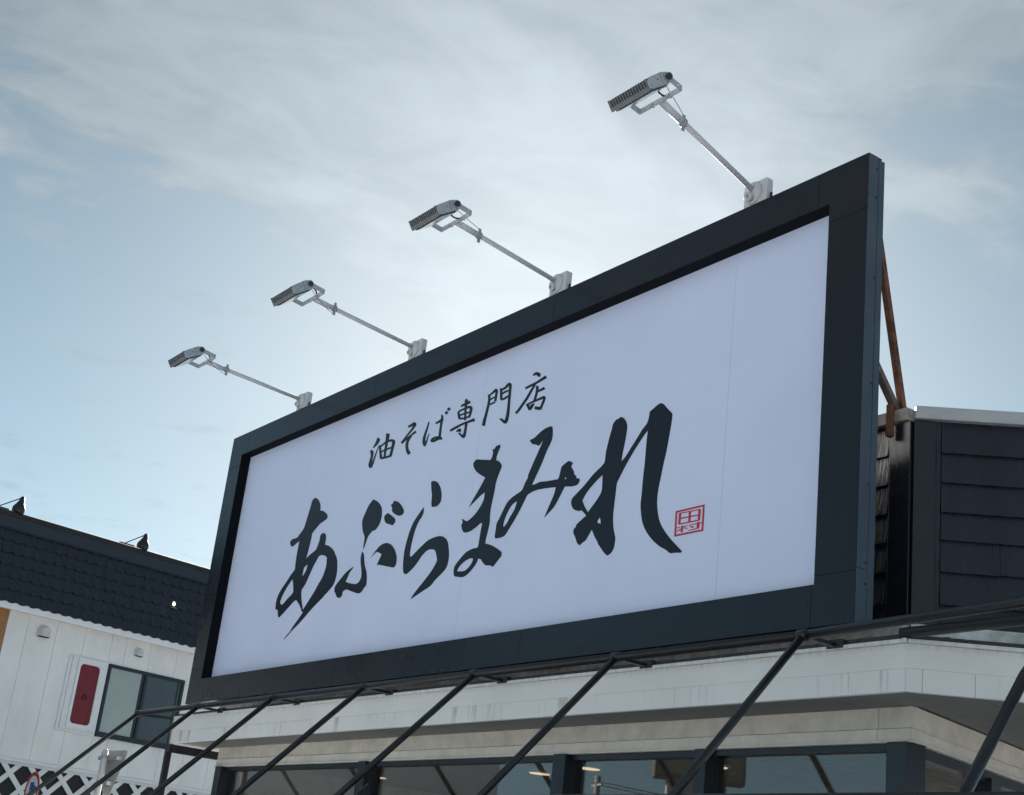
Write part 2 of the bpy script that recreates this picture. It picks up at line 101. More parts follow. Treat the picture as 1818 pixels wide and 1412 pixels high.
STROKE = {"abura":[[[[-11528,5615],[-11523,5611],[-11517,5607],[-11518,5607],[-11523,5611],[-11523,5610],[-11526,5605],[-11531,5598],[-11537,5591],[-11541,5583],[-11546,5575],[-11552,5568],[-11557,5561],[-11563,5556],[-11569,5551],[-11574,5548],[-11578,5544]],[[-11506,5630],[-11500,5628],[-11488,5623],[-11470,5613],[-11457,5597],[-11459,5586],[-11465,5578],[-11473,5571],[-11481,5565],[-11491,5559],[-11503,5553],[-11515,5548],[-11527,5544],[-11537,5541],[-11548,5538],[-11557,5536],[-11564,5536]]],[[[-11625,5514],[-11619,5509],[-11612,5505],[-11609,5502],[-11608,5499],[-11603,5492],[-11598,5481],[-11594,5468],[-11591,5455],[-11595,5443],[-11600,5430],[-11605,5417],[-11609,5406],[-11611,5397],[-11612,5390],[-11612,5383],[-11610,5375],[-11602,5364],[-11592,5354],[-11583,5346],[-11577,5340]],[[-11594,5528],[-11588,5525],[-11575,5518],[-11558,5507],[-11545,5493],[-11542,5480],[-11542,5468],[-11544,5455],[-11547,5443],[-11547,5428],[-11548,5414],[-11549,5400],[-11548,5388],[-11547,5380],[-11545,5375],[-11543,5370],[-11540,5365],[-11539,5359],[-11536,5352],[-11533,5344],[-11532,5339]]],[[[-11539,5334],[-11534,5341],[-11527,5351],[-11519,5364],[-11512,5376],[-11507,5390],[-11503,5404],[-11499,5418],[-11495,5432],[-11491,5445],[-11486,5458],[-11481,5470],[-11476,5482],[-11471,5495],[-11465,5509],[-11460,5521],[-11457,5530]],[[-11570,5345],[-11566,5353],[-11560,5364],[-11554,5377],[-11549,5389],[-11542,5402],[-11536,5415],[-11530,5429],[-11524,5442],[-11517,5455],[-11511,5467],[-11505,5479],[-11498,5490],[-11491,5503],[-11483,5516],[-11476,5527],[-11471,5535]]],[[[-11468,5545],[-11463,5535],[-11456,5521],[-11449,5506],[-11443,5492],[-11439,5481],[-11434,5469],[-11430,5458],[-11425,5446],[-11421,5433],[-11415,5420],[-11410,5408],[-11407,5399]],[[-11426,5539],[-11421,5530],[-11415,5516],[-11408,5500],[-11401,5486],[-11396,5474],[-11391,5462],[-11387,5451],[-11381,5440],[-11373,5428],[-11365,5414],[-11356,5402],[-11350,5393]]],[[[-11415,5515],[-11399,5520],[-11376,5526],[-11351,5533],[-11329,5537],[-11310,5539],[-11291,5540],[-11273,5539],[-11256,5538],[-11241,5535],[-11226,5531],[-11216,5527],[-11212,5524],[-11216,5527],[-11219,5530],[-11219,5527],[-11218,5520],[-11218,5507],[-11218,5492],[-11220,5474],[-11221,5458],[-11226,5441],[-11230,5424],[-11235,5408],[-11238,5397]],[[-11435,5529],[-11421,5534],[-11400,5543],[-11376,5551],[-11354,5558],[-11332,5561],[-11311,5562],[-11290,5563],[-11271,5562],[-11251,5560],[-11230,5557],[-11210,5552],[-11190,5545],[-11172,5534],[-11162,5522],[-11160,5513],[-11160,5503],[-11162,5491],[-11166,5475],[-11170,5459],[-11174,5443],[-11177,5426],[-11181,5408],[-11184,5391],[-11186,5380]]],[[[-11356,5640],[-11355,5633],[-11353,5623],[-11351,5612],[-11350,5599],[-11348,5585],[-11347,5568],[-11345,5551],[-11344,5534],[-11344,5518],[-11344,5502],[-11344,5486],[-11344,5470],[-11343,5453],[-11342,5435],[-11341,5419],[-11340,5408]],[[-11286,5622],[-11286,5616],[-11285,5606],[-11285,5594],[-11285,5581],[-11287,5567],[-11290,5552],[-11293,5536],[-11296,5520],[-11297,5505],[-11299,5489],[-11300,5474],[-11301,5459],[-11302,5442],[-11302,5425],[-11303,5409],[-11303,5398]]],[[[-11386,5460],[-11371,5461],[-11350,5462],[-11326,5463],[-11302,5463],[-11278,5464],[-11250,5464],[-11226,5464],[-11208,5464]],[[-11402,5476],[-11388,5477],[-11367,5479],[-11343,5481],[-11320,5482],[-11294,5482],[-11266,5482],[-11240,5482],[-11223,5481]]],[[[-11371,5388],[-11357,5387],[-11337,5386],[-11314,5384],[-11291,5383],[-11266,5381],[-11239,5380],[-11214,5378],[-11197,5377]],[[-11388,5411],[-11373,5411],[-11353,5409],[-11330,5408],[-11307,5407],[-11282,5405],[-11255,5403],[-11230,5402],[-11212,5401]]]],"so":[[[[-10953,5610],[-10943,5610],[-10929,5610],[-10913,5610],[-10897,5610],[-10881,5612],[-10865,5614],[-10852,5616],[-10848,5615],[-10857,5618],[-10864,5623],[-10865,5625],[-10865,5621],[-10870,5614],[-10879,5605],[-10892,5594],[-10905,5584],[-10919,5574],[-10936,5564],[-10952,5554],[-10968,5545],[-10982,5536],[-10994,5528],[-11006,5521],[-11018,5513],[-11029,5506],[-11041,5499],[-11050,5494],[-11058,5490]],[[-10971,5629],[-10962,5630],[-10950,5632],[-10936,5634],[-10923,5635],[-10911,5638],[-10896,5641],[-10881,5644],[-10863,5645],[-10839,5637],[-10821,5624],[-10816,5612],[-10819,5602],[-10828,5593],[-10841,5584],[-10856,5575],[-10872,5566],[-10888,5556],[-10906,5547],[-10924,5537],[-10940,5528],[-10953,5520],[-10965,5512],[-10976,5504],[-10986,5496],[-10995,5488],[-11004,5480],[-11011,5473],[-11016,5468]]],[[[-11024,5470],[-11011,5474],[-10993,5480],[-10972,5487],[-10951,5493],[-10930,5499],[-10908,5505],[-10885,5511],[-10864,5517],[-10843,5521],[-10822,5526],[-10803,5529],[-10790,5532]],[[-11049,5488],[-11036,5492],[-11018,5498],[-10997,5505],[-10976,5511],[-10954,5517],[-10931,5523],[-10908,5529],[-10888,5535],[-10868,5541],[-10850,5547],[-10834,5553],[-10823,5557]]],[[[-10889,5523],[-10900,5520],[-10915,5514],[-10931,5507],[-10944,5499],[-10952,5490],[-10957,5480],[-10961,5469],[-10963,5457],[-10962,5444],[-10958,5430],[-10954,5417],[-10948,5404],[-10941,5391],[-10933,5380],[-10925,5370],[-10917,5361],[-10907,5352],[-10897,5345],[-10889,5339],[-10883,5336]],[[-10865,5508],[-10872,5502],[-10883,5495],[-10894,5487],[-10901,5479],[-10906,5471],[-10910,5462],[-10911,5453],[-10911,5444],[-10910,5433],[-10907,5421],[-10902,5409],[-10897,5399],[-10890,5390],[-10882,5382],[-10872,5374],[-10864,5367],[-10858,5361],[-10852,5356],[-10846,5351],[-10841,5347]]]],"ba":[[[[-10610,5595],[-10613,5587],[-10616,5577],[-10621,5565],[-10625,5553],[-10631,5540],[-10638,5526],[-10645,5511],[-10651,5498],[-10657,5485],[-10662,5473],[-10666,5461],[-10669,5449],[-10669,5437],[-10667,5426],[-10665,5415],[-10662,5404],[-10653,5392],[-10643,5381],[-10634,5372],[-10627,5365]],[[-10587,5587],[-10588,5579],[-10590,5568],[-10592,5555],[-10595,5541],[-10599,5527],[-10604,5513],[-10609,5498],[-10613,5484],[-10616,5471],[-10618,5458],[-10619,5446],[-10619,5435],[-10618,5425],[-10616,5415],[-10613,5405],[-10609,5396],[-10607,5388],[-10603,5379],[-10599,5371],[-10597,5365]]],[[[-10602,5361],[-10598,5367],[-10593,5376],[-10588,5387],[-10582,5397],[-10579,5408],[-10577,5420],[-10574,5431],[-10571,5441],[-10568,5450],[-10565,5459],[-10563,5467],[-10561,5473]],[[-10622,5369],[-10620,5376],[-10617,5386],[-10613,5397],[-10610,5407],[-10605,5417],[-10601,5428],[-10596,5439],[-10591,5448],[-10587,5457],[-10582,5466],[-10577,5473],[-10573,5478]]],[[[-10474,5542],[-10462,5542],[-10446,5542],[-10428,5543],[-10410,5544],[-10392,5546],[-10373,5549],[-10356,5552],[-10345,5553]],[[-10490,5559],[-10479,5560],[-10465,5562],[-10448,5564],[-10433,5567],[-10417,5570],[-10399,5573],[-10384,5576],[-10373,5579]]],[[[-10404,5613],[-10403,5608],[-10402,5601],[-10400,5593],[-10400,5584],[-10400,5572],[-10400,5557],[-10401,5541],[-10402,5525],[-10402,5509],[-10402,5494],[-10403,5479],[-10403,5464],[-10402,5449],[-10402,5433],[-10401,5419],[-10401,5409]],[[-10377,5609],[-10373,5604],[-10367,5596],[-10362,5585],[-10358,5573],[-10358,5559],[-10360,5544],[-10362,5529],[-10364,5513],[-10364,5498],[-10364,5483],[-10363,5468],[-10363,5453],[-10362,5438],[-10361,5422],[-10360,5408],[-10359,5398]]],[[[-10383,5412],[-10396,5415],[-10415,5418],[-10437,5422],[-10457,5424],[-10473,5424],[-10488,5423],[-10501,5421],[-10512,5418],[-10520,5413],[-10526,5408],[-10528,5400],[-10517,5387],[-10498,5379],[-10483,5376],[-10467,5374],[-10451,5373],[-10435,5374],[-10420,5377],[-10405,5379],[-10391,5379],[-10375,5377],[-10357,5374],[-10339,5370],[-10327,5368]],[[-10377,5395],[-10389,5396],[-10407,5398],[-10426,5400],[-10441,5401],[-10454,5401],[-10466,5400],[-10476,5399],[-10483,5397],[-10487,5395],[-10489,5392],[-10490,5391],[-10496,5398],[-10499,5399],[-10491,5398],[-10480,5397],[-10469,5396],[-10457,5397],[-10443,5399],[-10426,5401],[-10408,5402],[-10389,5402],[-10369,5400],[-10351,5399],[-10340,5398]]],[[[-10343,5612],[-10339,5609],[-10333,5606],[-10327,5603],[-10324,5601],[-10321,5600],[-10317,5598],[-10313,5597],[-10309,5595]],[[-10337,5633],[-10333,5632],[-10325,5631],[-10317,5628],[-10307,5625],[-10299,5620],[-10293,5616],[-10288,5613],[-10286,5611]]],[[[-10310,5636],[-10306,5634],[-10299,5631],[-10291,5628],[-10280,5625],[-10271,5626],[-10263,5627],[-10257,5628],[-10253,5629]],[[-10312,5657],[-10308,5657],[-10303,5656],[-10300,5656],[-10298,5657],[-10294,5656],[-10288,5656],[-10281,5655],[-10276,5655]]]],"sen":[[[[-10043,5668],[-10040,5665],[-10038,5662],[-10039,5661],[-10039,5658],[-10036,5648],[-10035,5635],[-10034,5619],[-10032,5603],[-10030,5587],[-10027,5572],[-10024,5556],[-10021,5541],[-10019,5524],[-10016,5507],[-10015,5491],[-10013,5480]],[[-10016,5677],[-10011,5674],[-10003,5669],[-9992,5658],[-9984,5645],[-9985,5633],[-9989,5620],[-9992,5606],[-9994,5592],[-9993,5578],[-9990,5563],[-9988,5547],[-9985,5532],[-9984,5515],[-9982,5498],[-9981,5482],[-9980,5472]]],[[[-10082,5614],[-10070,5615],[-10053,5616],[-10033,5617],[-10014,5617],[-9994,5618],[-9971,5618],[-9951,5618],[-9936,5618]],[[-10100,5632],[-10089,5634],[-10074,5637],[-10055,5640],[-10036,5643],[-10016,5644],[-9993,5645],[-9972,5646],[-9958,5646]]],[[[-10140,5585],[-10137,5578],[-10134,5568],[-10129,5557],[-10125,5546],[-10121,5536],[-10116,5526],[-10112,5516],[-10109,5510]],[[-10110,5581],[-10105,5574],[-10099,5564],[-10092,5552],[-10086,5542],[-10081,5532],[-10075,5521],[-10070,5512],[-10066,5505]]],[[[-10112,5573],[-10098,5574],[-10077,5575],[-10055,5576],[-10033,5576],[-10011,5577],[-9988,5577],[-9967,5577],[-9952,5575],[-9944,5573],[-9944,5572],[-9947,5573],[-9947,5572],[-9944,5566],[-9941,5556],[-9940,5545],[-9940,5535],[-9943,5525],[-9947,5514],[-9952,5505],[-9955,5498]],[[-10127,5590],[-10113,5591],[-10093,5593],[-10071,5594],[-10049,5596],[-10028,5597],[-10005,5599],[-9983,5600],[-9963,5599],[-9946,5596],[-9927,5590],[-9911,5579],[-9900,5568],[-9898,5556],[-9898,5544],[-9900,5532],[-9903,5522],[-9906,5510],[-9910,5499],[-9915,5489],[-9918,5483]]],[[[-10089,5533],[-10076,5533],[-10058,5533],[-10037,5532],[-10016,5532],[-9994,5531],[-9969,5530],[-9947,5530],[-9931,5529]],[[-10101,5550],[-10088,5550],[-10070,5550],[-10049,5550],[-10029,5549],[-10006,5549],[-9981,5547],[-9958,5546],[-9942,5545]]],[[[-10080,5498],[-10069,5496],[-10054,5494],[-10036,5492],[-10017,5490],[-9995,5489],[-9970,5487],[-9947,5486],[-9931,5485]],[[-10088,5515],[-10077,5514],[-10062,5512],[-10045,5510],[-10027,5508],[-10006,5507],[-9981,5505],[-9959,5505],[-9944,5504]]],[[[-10206,5416],[-10196,5417],[-10183,5418],[-10167,5420],[-10147,5422],[-10123,5425],[-10094,5429],[-10064,5433],[-10035,5437],[-10005,5438],[-9976,5438],[-9946,5438],[-9919,5438],[-9893,5437],[-9868,5435],[-9846,5433],[-9830,5432]],[[-10225,5435],[-10217,5438],[-10206,5440],[-10191,5443],[-10172,5446],[-10146,5449],[-10116,5452],[-10084,5455],[-10053,5457],[-10023,5459],[-9992,5460],[-9963,5460],[-9936,5460],[-9911,5462],[-9887,5463],[-9867,5464],[-9854,5465]]],[[[-9986,5464],[-9986,5455],[-9987,5444],[-9988,5430],[-9988,5417],[-9989,5405],[-9989,5393],[-9990,5381],[-9992,5370],[-9995,5359],[-9998,5349],[-10002,5342],[-10003,5341],[-9991,5340],[-9990,5340],[-9999,5344],[-10011,5351],[-10024,5357],[-10039,5366],[-10052,5374],[-10062,5380]],[[-9946,5451],[-9947,5443],[-9948,5432],[-9949,5418],[-9950,5406],[-9950,5394],[-9950,5381],[-9951,5369],[-9952,5357],[-9952,5345],[-9953,5333],[-9956,5322],[-9965,5313],[-9991,5314],[-10010,5323],[-10021,5331],[-10031,5338],[-10043,5347],[-10057,5357],[-10069,5366],[-10078,5372]]],[[[-10100,5389],[-10093,5391],[-10084,5394],[-10074,5396],[-10067,5397],[-10063,5397],[-10061,5397],[-10062,5398],[-10069,5404],[-10071,5404],[-10074,5401],[-10079,5396],[-10083,5393]],[[-10120,5404],[-10114,5406],[-10106,5410],[-10096,5414],[-10086,5416],[-10076,5417],[-10065,5415],[-10052,5411],[-10039,5400],[-10038,5392],[-10040,5385],[-10043,5380],[-10044,5376]]]],"mon":[[[[-9686,5638],[-9683,5629],[-9679,5617],[-9675,5603],[-9673,5590],[-9673,5577],[-9674,5564],[-9676,5550],[-9679,5535],[-9682,5519],[-9686,5503],[-9690,5487],[-9694,5471],[-9699,5457],[-9703,5444],[-9708,5431],[-9712,5418],[-9715,5404],[-9717,5390],[-9719,5378],[-9720,5369]],[[-9648,5631],[-9645,5622],[-9641,5609],[-9637,5594],[-9634,5579],[-9634,5565],[-9636,5551],[-9638,5536],[-9640,5521],[-9643,5505],[-9646,5489],[-9650,5472],[-9653,5457],[-9656,5442],[-9659,5428],[-9662,5414],[-9664,5401],[-9666,5388],[-9667,5374],[-9668,5362],[-9668,5353]]],[[[-9649,5615],[-9640,5617],[-9627,5621],[-9613,5625],[-9599,5628],[-9584,5632],[-9570,5637],[-9559,5639],[-9573,5643],[-9577,5646],[-9575,5635],[-9574,5620],[-9573,5606],[-9573,5592],[-9575,5578],[-9576,5564],[-9577,5555]],[[-9667,5630],[-9659,5633],[-9647,5637],[-9634,5642],[-9621,5646],[-9610,5652],[-9597,5659],[-9583,5664],[-9551,5657],[-9537,5638],[-9535,5624],[-9536,5609],[-9537,5595],[-9538,5581],[-9540,5566],[-9542,5552],[-9544,5543]]],[[[-9636,5573],[-9629,5574],[-9620,5575],[-9610,5577],[-9600,5578],[-9591,5579],[-9580,5581],[-9571,5582],[-9565,5583]],[[-9650,5587],[-9644,5589],[-9635,5590],[-9625,5592],[-9615,5594],[-9605,5595],[-9594,5596],[-9585,5597],[-9579,5597]]],[[[-9631,5529],[-9624,5529],[-9614,5529],[-9602,5529],[-9590,5530],[-9579,5531],[-9568,5533],[-9558,5534],[-9551,5535]],[[-9644,5546],[-9637,5546],[-9627,5546],[-9615,5546],[-9605,5547],[-9595,5548],[-9585,5550],[-9575,5551],[-9568,5552]]],[[[-9512,5652],[-9510,5645],[-9507,5633],[-9504,5620],[-9501,5607],[-9498,5591],[-9494,5573],[-9491,5557],[-9489,5545]],[[-9479,5646],[-9477,5638],[-9473,5626],[-9469,5613],[-9466,5599],[-9462,5583],[-9459,5565],[-9456,5548],[-9453,5537]]],[[[-9478,5622],[-9467,5622],[-9451,5623],[-9433,5625],[-9417,5627],[-9403,5632],[-9392,5637],[-9383,5641],[-9376,5643],[-9370,5644],[-9368,5644],[-9379,5649],[-9382,5651],[-9379,5642],[-9377,5626],[-9375,5608],[-9374,5588],[-9373,5568],[-9371,5546],[-9370,5524],[-9369,5502],[-9369,5480],[-9368,5457],[-9368,5436],[-9368,5417],[-9369,5401],[-9371,5387],[-9373,5375],[-9376,5365],[-9378,5354],[-9381,5345],[-9384,5339],[-9382,5339],[-9372,5337],[-9377,5339],[-9388,5347],[-9401,5355],[-9416,5362],[-9431,5369],[-9444,5374],[-9454,5378]],[[-9493,5639],[-9483,5641],[-9469,5643],[-9454,5646],[-9442,5649],[-9433,5653],[-9424,5659],[-9415,5665],[-9405,5669],[-9395,5671],[-9381,5671],[-9356,5662],[-9342,5647],[-9338,5632],[-9337,5615],[-9337,5597],[-9337,5577],[-9335,5557],[-9334,5536],[-9333,5513],[-9332,5491],[-9330,5469],[-9328,5446],[-9326,5424],[-9325,5405],[-9324,5388],[-9324,5373],[-9325,5359],[-9327,5347],[-9330,5335],[-9335,5325],[-9342,5316],[-9357,5309],[-9384,5315],[-9401,5325],[-9412,5334],[-9422,5340],[-9432,5348],[-9444,5356],[-9455,5364],[-9462,5370]]],[[[-9464,5585],[-9456,5586],[-9446,5588],[-9434,5590],[-9422,5592],[-9409,5592],[-9393,5593],[-9379,5593],[-9368,5594]],[[-9480,5600],[-9473,5602],[-9462,5604],[-9450,5607],[-9437,5609],[-9422,5609],[-9405,5609],[-9390,5609],[-9380,5609]]],[[[-9461,5531],[-9452,5531],[-9439,5531],[-9424,5531],[-9409,5532],[-9395,5535],[-9381,5538],[-9368,5541],[-9359,5543]],[[-9475,5550],[-9466,5550],[-9454,5550],[-9440,5551],[-9427,5552],[-9414,5554],[-9399,5556],[-9386,5558],[-9376,5560]]]],"ten":[[[[-9034,5644],[-9026,5645],[-9017,5647],[-9008,5648],[-9003,5647],[-8999,5644],[-8991,5640],[-8985,5636],[-8987,5637],[-8990,5642],[-8988,5641],[-8988,5636],[-8986,5631]],[[-9051,5658],[-9047,5662],[-9041,5667],[-9031,5671],[-9017,5673],[-8999,5671],[-8982,5666],[-8966,5659],[-8947,5648],[-8939,5632],[-8941,5623],[-8945,5618],[-8948,5616]]],[[[-9129,5553],[-9117,5554],[-9102,5554],[-9084,5556],[-9065,5557],[-9046,5559],[-9024,5560],[-9001,5563],[-8979,5565],[-8955,5568],[-8932,5571],[-8910,5574],[-8891,5577],[-8875,5579],[-8862,5580],[-8852,5582],[-8845,5583]],[[-9143,5570],[-9134,5572],[-9120,5575],[-9103,5578],[-9085,5580],[-9064,5582],[-9042,5583],[-9019,5584],[-8997,5586],[-8975,5590],[-8954,5594],[-8933,5599],[-8915,5602],[-8900,5605],[-8888,5608],[-8878,5610],[-8871,5611]]],[[[-9014,5577],[-9022,5569],[-9034,5558],[-9047,5545],[-9060,5533],[-9072,5520],[-9084,5506],[-9097,5493],[-9110,5480],[-9124,5468],[-9139,5456],[-9154,5444],[-9168,5433],[-9181,5423],[-9193,5413],[-9204,5405],[-9214,5397],[-9223,5391],[-9232,5386],[-9240,5382],[-9245,5379]],[[-8989,5563],[-8996,5554],[-9006,5542],[-9018,5529],[-9029,5516],[-9041,5503],[-9053,5489],[-9065,5475],[-9078,5461],[-9093,5449],[-9108,5436],[-9123,5425],[-9137,5414],[-9149,5404],[-9161,5394],[-9172,5385],[-9183,5377],[-9194,5371],[-9205,5366],[-9214,5363],[-9220,5360]]],[[[-8996,5542],[-8992,5539],[-8988,5535],[-8985,5532],[-8983,5528],[-8982,5519],[-8983,5508],[-8984,5494],[-8986,5481],[-8990,5465],[-8996,5448],[-9001,5432],[-9005,5421]],[[-8969,5551],[-8965,5548],[-8958,5541],[-8950,5531],[-8945,5519],[-8945,5508],[-8947,5495],[-8950,5482],[-8954,5468],[-8958,5452],[-8963,5435],[-8969,5419],[-8972,5408]]],[[[-8965,5487],[-8954,5486],[-8940,5486],[-8923,5486],[-8907,5486],[-8891,5487],[-8875,5488],[-8861,5489],[-8851,5489]],[[-8976,5503],[-8967,5504],[-8953,5505],[-8938,5506],[-8924,5508],[-8910,5509],[-8895,5512],[-8882,5514],[-8873,5515]]],[[[-9102,5416],[-9099,5412],[-9094,5406],[-9088,5400],[-9082,5393],[-9074,5384],[-9066,5372],[-9057,5361],[-9052,5354]],[[-9076,5422],[-9071,5418],[-9065,5412],[-9057,5405],[-9049,5397],[-9040,5387],[-9030,5375],[-9021,5364],[-9015,5357]]],[[[-9071,5406],[-9055,5407],[-9032,5408],[-9006,5409],[-8983,5410],[-8960,5411],[-8936,5411],[-8914,5411],[-8895,5411],[-8878,5412],[-8865,5412],[-8858,5412],[-8863,5414],[-8870,5420],[-8870,5418],[-8870,5411],[-8871,5404],[-8874,5396],[-8880,5387],[-8885,5377],[-8890,5368],[-8895,5361],[-8899,5354],[-8903,5349],[-8905,5345]],[[-9082,5421],[-9067,5423],[-9045,5424],[-9020,5426],[-8996,5428],[-8973,5429],[-8950,5431],[-8929,5432],[-8911,5433],[-8896,5434],[-8883,5436],[-8870,5437],[-8850,5431],[-8835,5417],[-8834,5407],[-8836,5399],[-8839,5391],[-8843,5382],[-8849,5372],[-8854,5362],[-8859,5354],[-8863,5346],[-8866,5339],[-8868,5333],[-8870,5329]]],[[[-9034,5405],[-9035,5375]],[[-9011,5399],[-9008,5367]]],[[[-8973,5349],[-8965,5345],[-8953,5341],[-8939,5336],[-8925,5331],[-8911,5328],[-8896,5325],[-8883,5323],[-8874,5321]],[[-8970,5371],[-8962,5369],[-8950,5366],[-8937,5362],[-8925,5359],[-8913,5355],[-8899,5350],[-8886,5346],[-8877,5343]]],[[[-9023,5349],[-9018,5354],[-9009,5361],[-9001,5368],[-8993,5375],[-8988,5381],[-8983,5387],[-8980,5391],[-8977,5395]],[[-9044,5361],[-9038,5366],[-9031,5373],[-9022,5381],[-9015,5388],[-9009,5393],[-9003,5398],[-8998,5402],[-8994,5405]]]],"seal":[[[[-7155,4209],[-6906,4210],[-6904,4056],[-7152,4058],[-7155,4209]],[[-7174,4222],[-6889,4223],[-6886,4043],[-7170,4045],[-7174,4222]]],[[[-7136,4196],[-6926,4191]],[[-7139,4204],[-6929,4199]]],[[[-7138,4201],[-7139,4127]],[[-7115,4196],[-7116,4122]]],[[[-6946,4199],[-6948,4124]],[[-6923,4193],[-6925,4119]]],[[[-7040,4197],[-7039,4128]],[[-7018,4193],[-7018,4124]]],[[[-7116,4159],[-6942,4155]],[[-7119,4168],[-6945,4164]]],[[[-7126,4121],[-6930,4118]],[[-7130,4130],[-6933,4127]]],[[[-7149,4100],[-7114,4098]],[[-7151,4106],[-7115,4104]]],[[[-7085,4099],[-7038,4100]],[[-7087,4105],[-7040,4105]]],[[[-7103,4111],[-7109,4068]],[[-7085,4107],[-7088,4063]]],[[[-7112,4092],[-7148,4082]],[[-7107,4085],[-7144,4076]]],[[[-7089,4092],[-7064,4085],[-7041,4079]],[[-7089,4096],[-7063,4093],[-7040,4085]]],[[[-7031,4100],[-6949,4099],[-6904,4098]],[[-7033,4105],[-6951,4105],[-6906,4105]]],[[[-6948,4114],[-6952,4074]],[[-6926,4108],[-6928,4069]]],[[[-7023,4093],[-7002,4082],[-6978,4077]],[[-7022,4096],[-6999,4092],[-6977,4084]]],[[[-7027,4065],[-6980,4064],[-6931,4066]],[[-7029,4070],[-6982,4070],[-6935,4073]]]]}

# ================================================================ helpers
MATS = {}
def mat(name, col, rough=.5, var=.0, vscale=4, bump=0., bscale=30, stretch=(1, 1, 1), metal=0., spec=.5, coat=0., col2=None, vdetail=6, emit=0):
    m = bpy.data.materials.new(name); m.use_nodes = True; t = m.node_tree; n = t.nodes; b = n['Principled BSDF']
    b.inputs['Base Color'].default_value = (*col, 1); b.inputs['Roughness'].default_value = rough; b.inputs['Metallic'].default_value = metal
    b.inputs['Specular IOR Level'].default_value = spec; b.inputs['Coat Weight'].default_value = coat
    g = n.new('ShaderNodeNewGeometry'); mp = n.new('ShaderNodeMapping'); mp.inputs['Scale'].default_value = stretch; t.links.new(g.outputs['Position'], mp.inputs[0])
    if var:
        x = n.new('ShaderNodeTexNoise'); x.inputs['Scale'].default_value = vscale; x.inputs['Detail'].default_value = vdetail; x.inputs['Roughness'].default_value = .62; t.links.new(mp.outputs[0], x.inputs[0])
        r = n.new('ShaderNodeMapRange'); r.inputs[1].default_value = .3; r.inputs[2].default_value = .7; t.links.new(x.outputs[0], r.inputs[0])
        mx = n.new('ShaderNodeMix'); mx.data_type = 'RGBA'; t.links.new(r.outputs[0], mx.inputs[0])
        c2 = col2 or tuple(c*(1-var) for c in col)
        mx.inputs[6].default_value = (*c2, 1); mx.inputs[7].default_value = (*[min(c*(1+var*.4), 1) for c in col], 1)
        t.links.new(mx.outputs[2], b.inputs['Base Color'])
        rr = n.new('ShaderNodeMapRange'); rr.inputs[3].default_value = max(rough-.08, .02); rr.inputs[4].default_value = min(rough+.1, 1); t.links.new(x.outputs[0], rr.inputs[0]); t.links.new(rr.outputs[0], b.inputs['Roughness'])
    if bump:
        y = n.new('ShaderNodeTexNoise'); y.inputs['Scale'].default_value = bscale; y.inputs['Detail'].default_value = 5; t.links.new(mp.outputs[0], y.inputs[0])
        bp = n.new('ShaderNodeBump'); bp.inputs['Strength'].default_value = bump; bp.inputs['Distance'].default_value = .01; t.links.new(y.outputs[0], bp.inputs['Height']); t.links.new(bp.outputs[0], b.inputs['Normal'])
    if emit:
        b.inputs['Emission Color'].default_value = (*col, 1); b.inputs['Emission Strength'].default_value = emit
    MATS[name] = m; return m

mat('sign_white', (.73, .785, .98), .42, var=.045, vscale=.9, bump=.03, bscale=.8)
mat('black_metal', (.0055, .0065, .0115), .27, var=.3, vscale=1.6, spec=.38, bump=.06, bscale=1.6)
mat('recess_shade_black', (.004, .005, .008), .8, spec=.12)
mat('side_metal', (.055, .075, .10), .34, var=.2, vscale=3)
mat('letter_film', (.009, .012, .019), .32, spec=.24)
mat('seal_red', (.55, .012, .035), .4)
mat('screw', (.004, .004, .005), .5)
mat('white_lamp', (.60, .60, .61), .62, var=.06, vscale=8, spec=.3)
mat('lamp_grey', (.42, .44, .47), .55, var=.1, vscale=20, spec=.3)
mat('lamp_dark', (.035, .037, .042), .5, var=.2, vscale=20)
mat('lamp_fin', (.20, .205, .215), .55, var=.1, vscale=20, spec=.3)
mat('lens', (.30, .31, .30), .2, spec=.5)
mat('cable_black', (.012, .012, .02), .5)
mat('galvanised', (.36, .37, .38), .55, var=.2, vscale=18, metal=.2)
mat('pipe_black', (.012, .014, .018), .38, var=.6, vscale=11, bump=.12, bscale=60)
mat('rust', (.19, .092, .057), .85, var=.6, vscale=13, bump=.5, bscale=70, col2=(.06, .032, .024), spec=.2)
mat('rust_grey', (.17, .13, .105), .8, var=.6, vscale=22, bump=.4, bscale=70, col2=(.05, .04, .035))
mat('coping_grey', (.46, .47, .48), .38, var=.12, vscale=5, stretch=(1, 1, 3))
mat('coping_old', (.50, .475, .43), .6, var=.4, vscale=9, col2=(.26, .22, .18))
mat('clapboard', (.009, .0135, .024), .40, var=.4, vscale=9, bump=.8, bscale=70, stretch=(1, 1, .06))
mat('corner_board', (.011, .014, .020), .27, var=.3, vscale=4, stretch=(1, 1, .35), bump=.06, bscale=9)
mat('soffit', (.20, .20, .19), .75, var=.14, vscale=3, bump=.15, bscale=40)
mat('stucco', (.72, .66, .565), .85, var=.22, vscale=5, bump=.55, bscale=48)
mat('stucco_trim', (.75, .70, .61), .75, var=.18, vscale=6, bump=.15, bscale=40)
mat('frame_black', (.008, .011, .019), .35, var=.2, vscale=5)
mat('flashing', (.72, .72, .70), .6, var=.5, vscale=7, bump=.4, bscale=30, col2=(.34, .32, .29))
mat('eave_dark', (.030, .033, .037), .5, var=.4, vscale=12, bump=.3, bscale=40)
mat('interior_dark', (.06, .06, .058), .8, var=.2, vscale=2)
mat('ceiling_board', (.42, .38, .33), .6, var=.3, vscale=3, stretch=(8, 1, 1))
mat('floor_tile', (.16, .15, .14), .5, var=.2)
mat('warm_light', (1.0, .72, .45), .5, emit=.38)
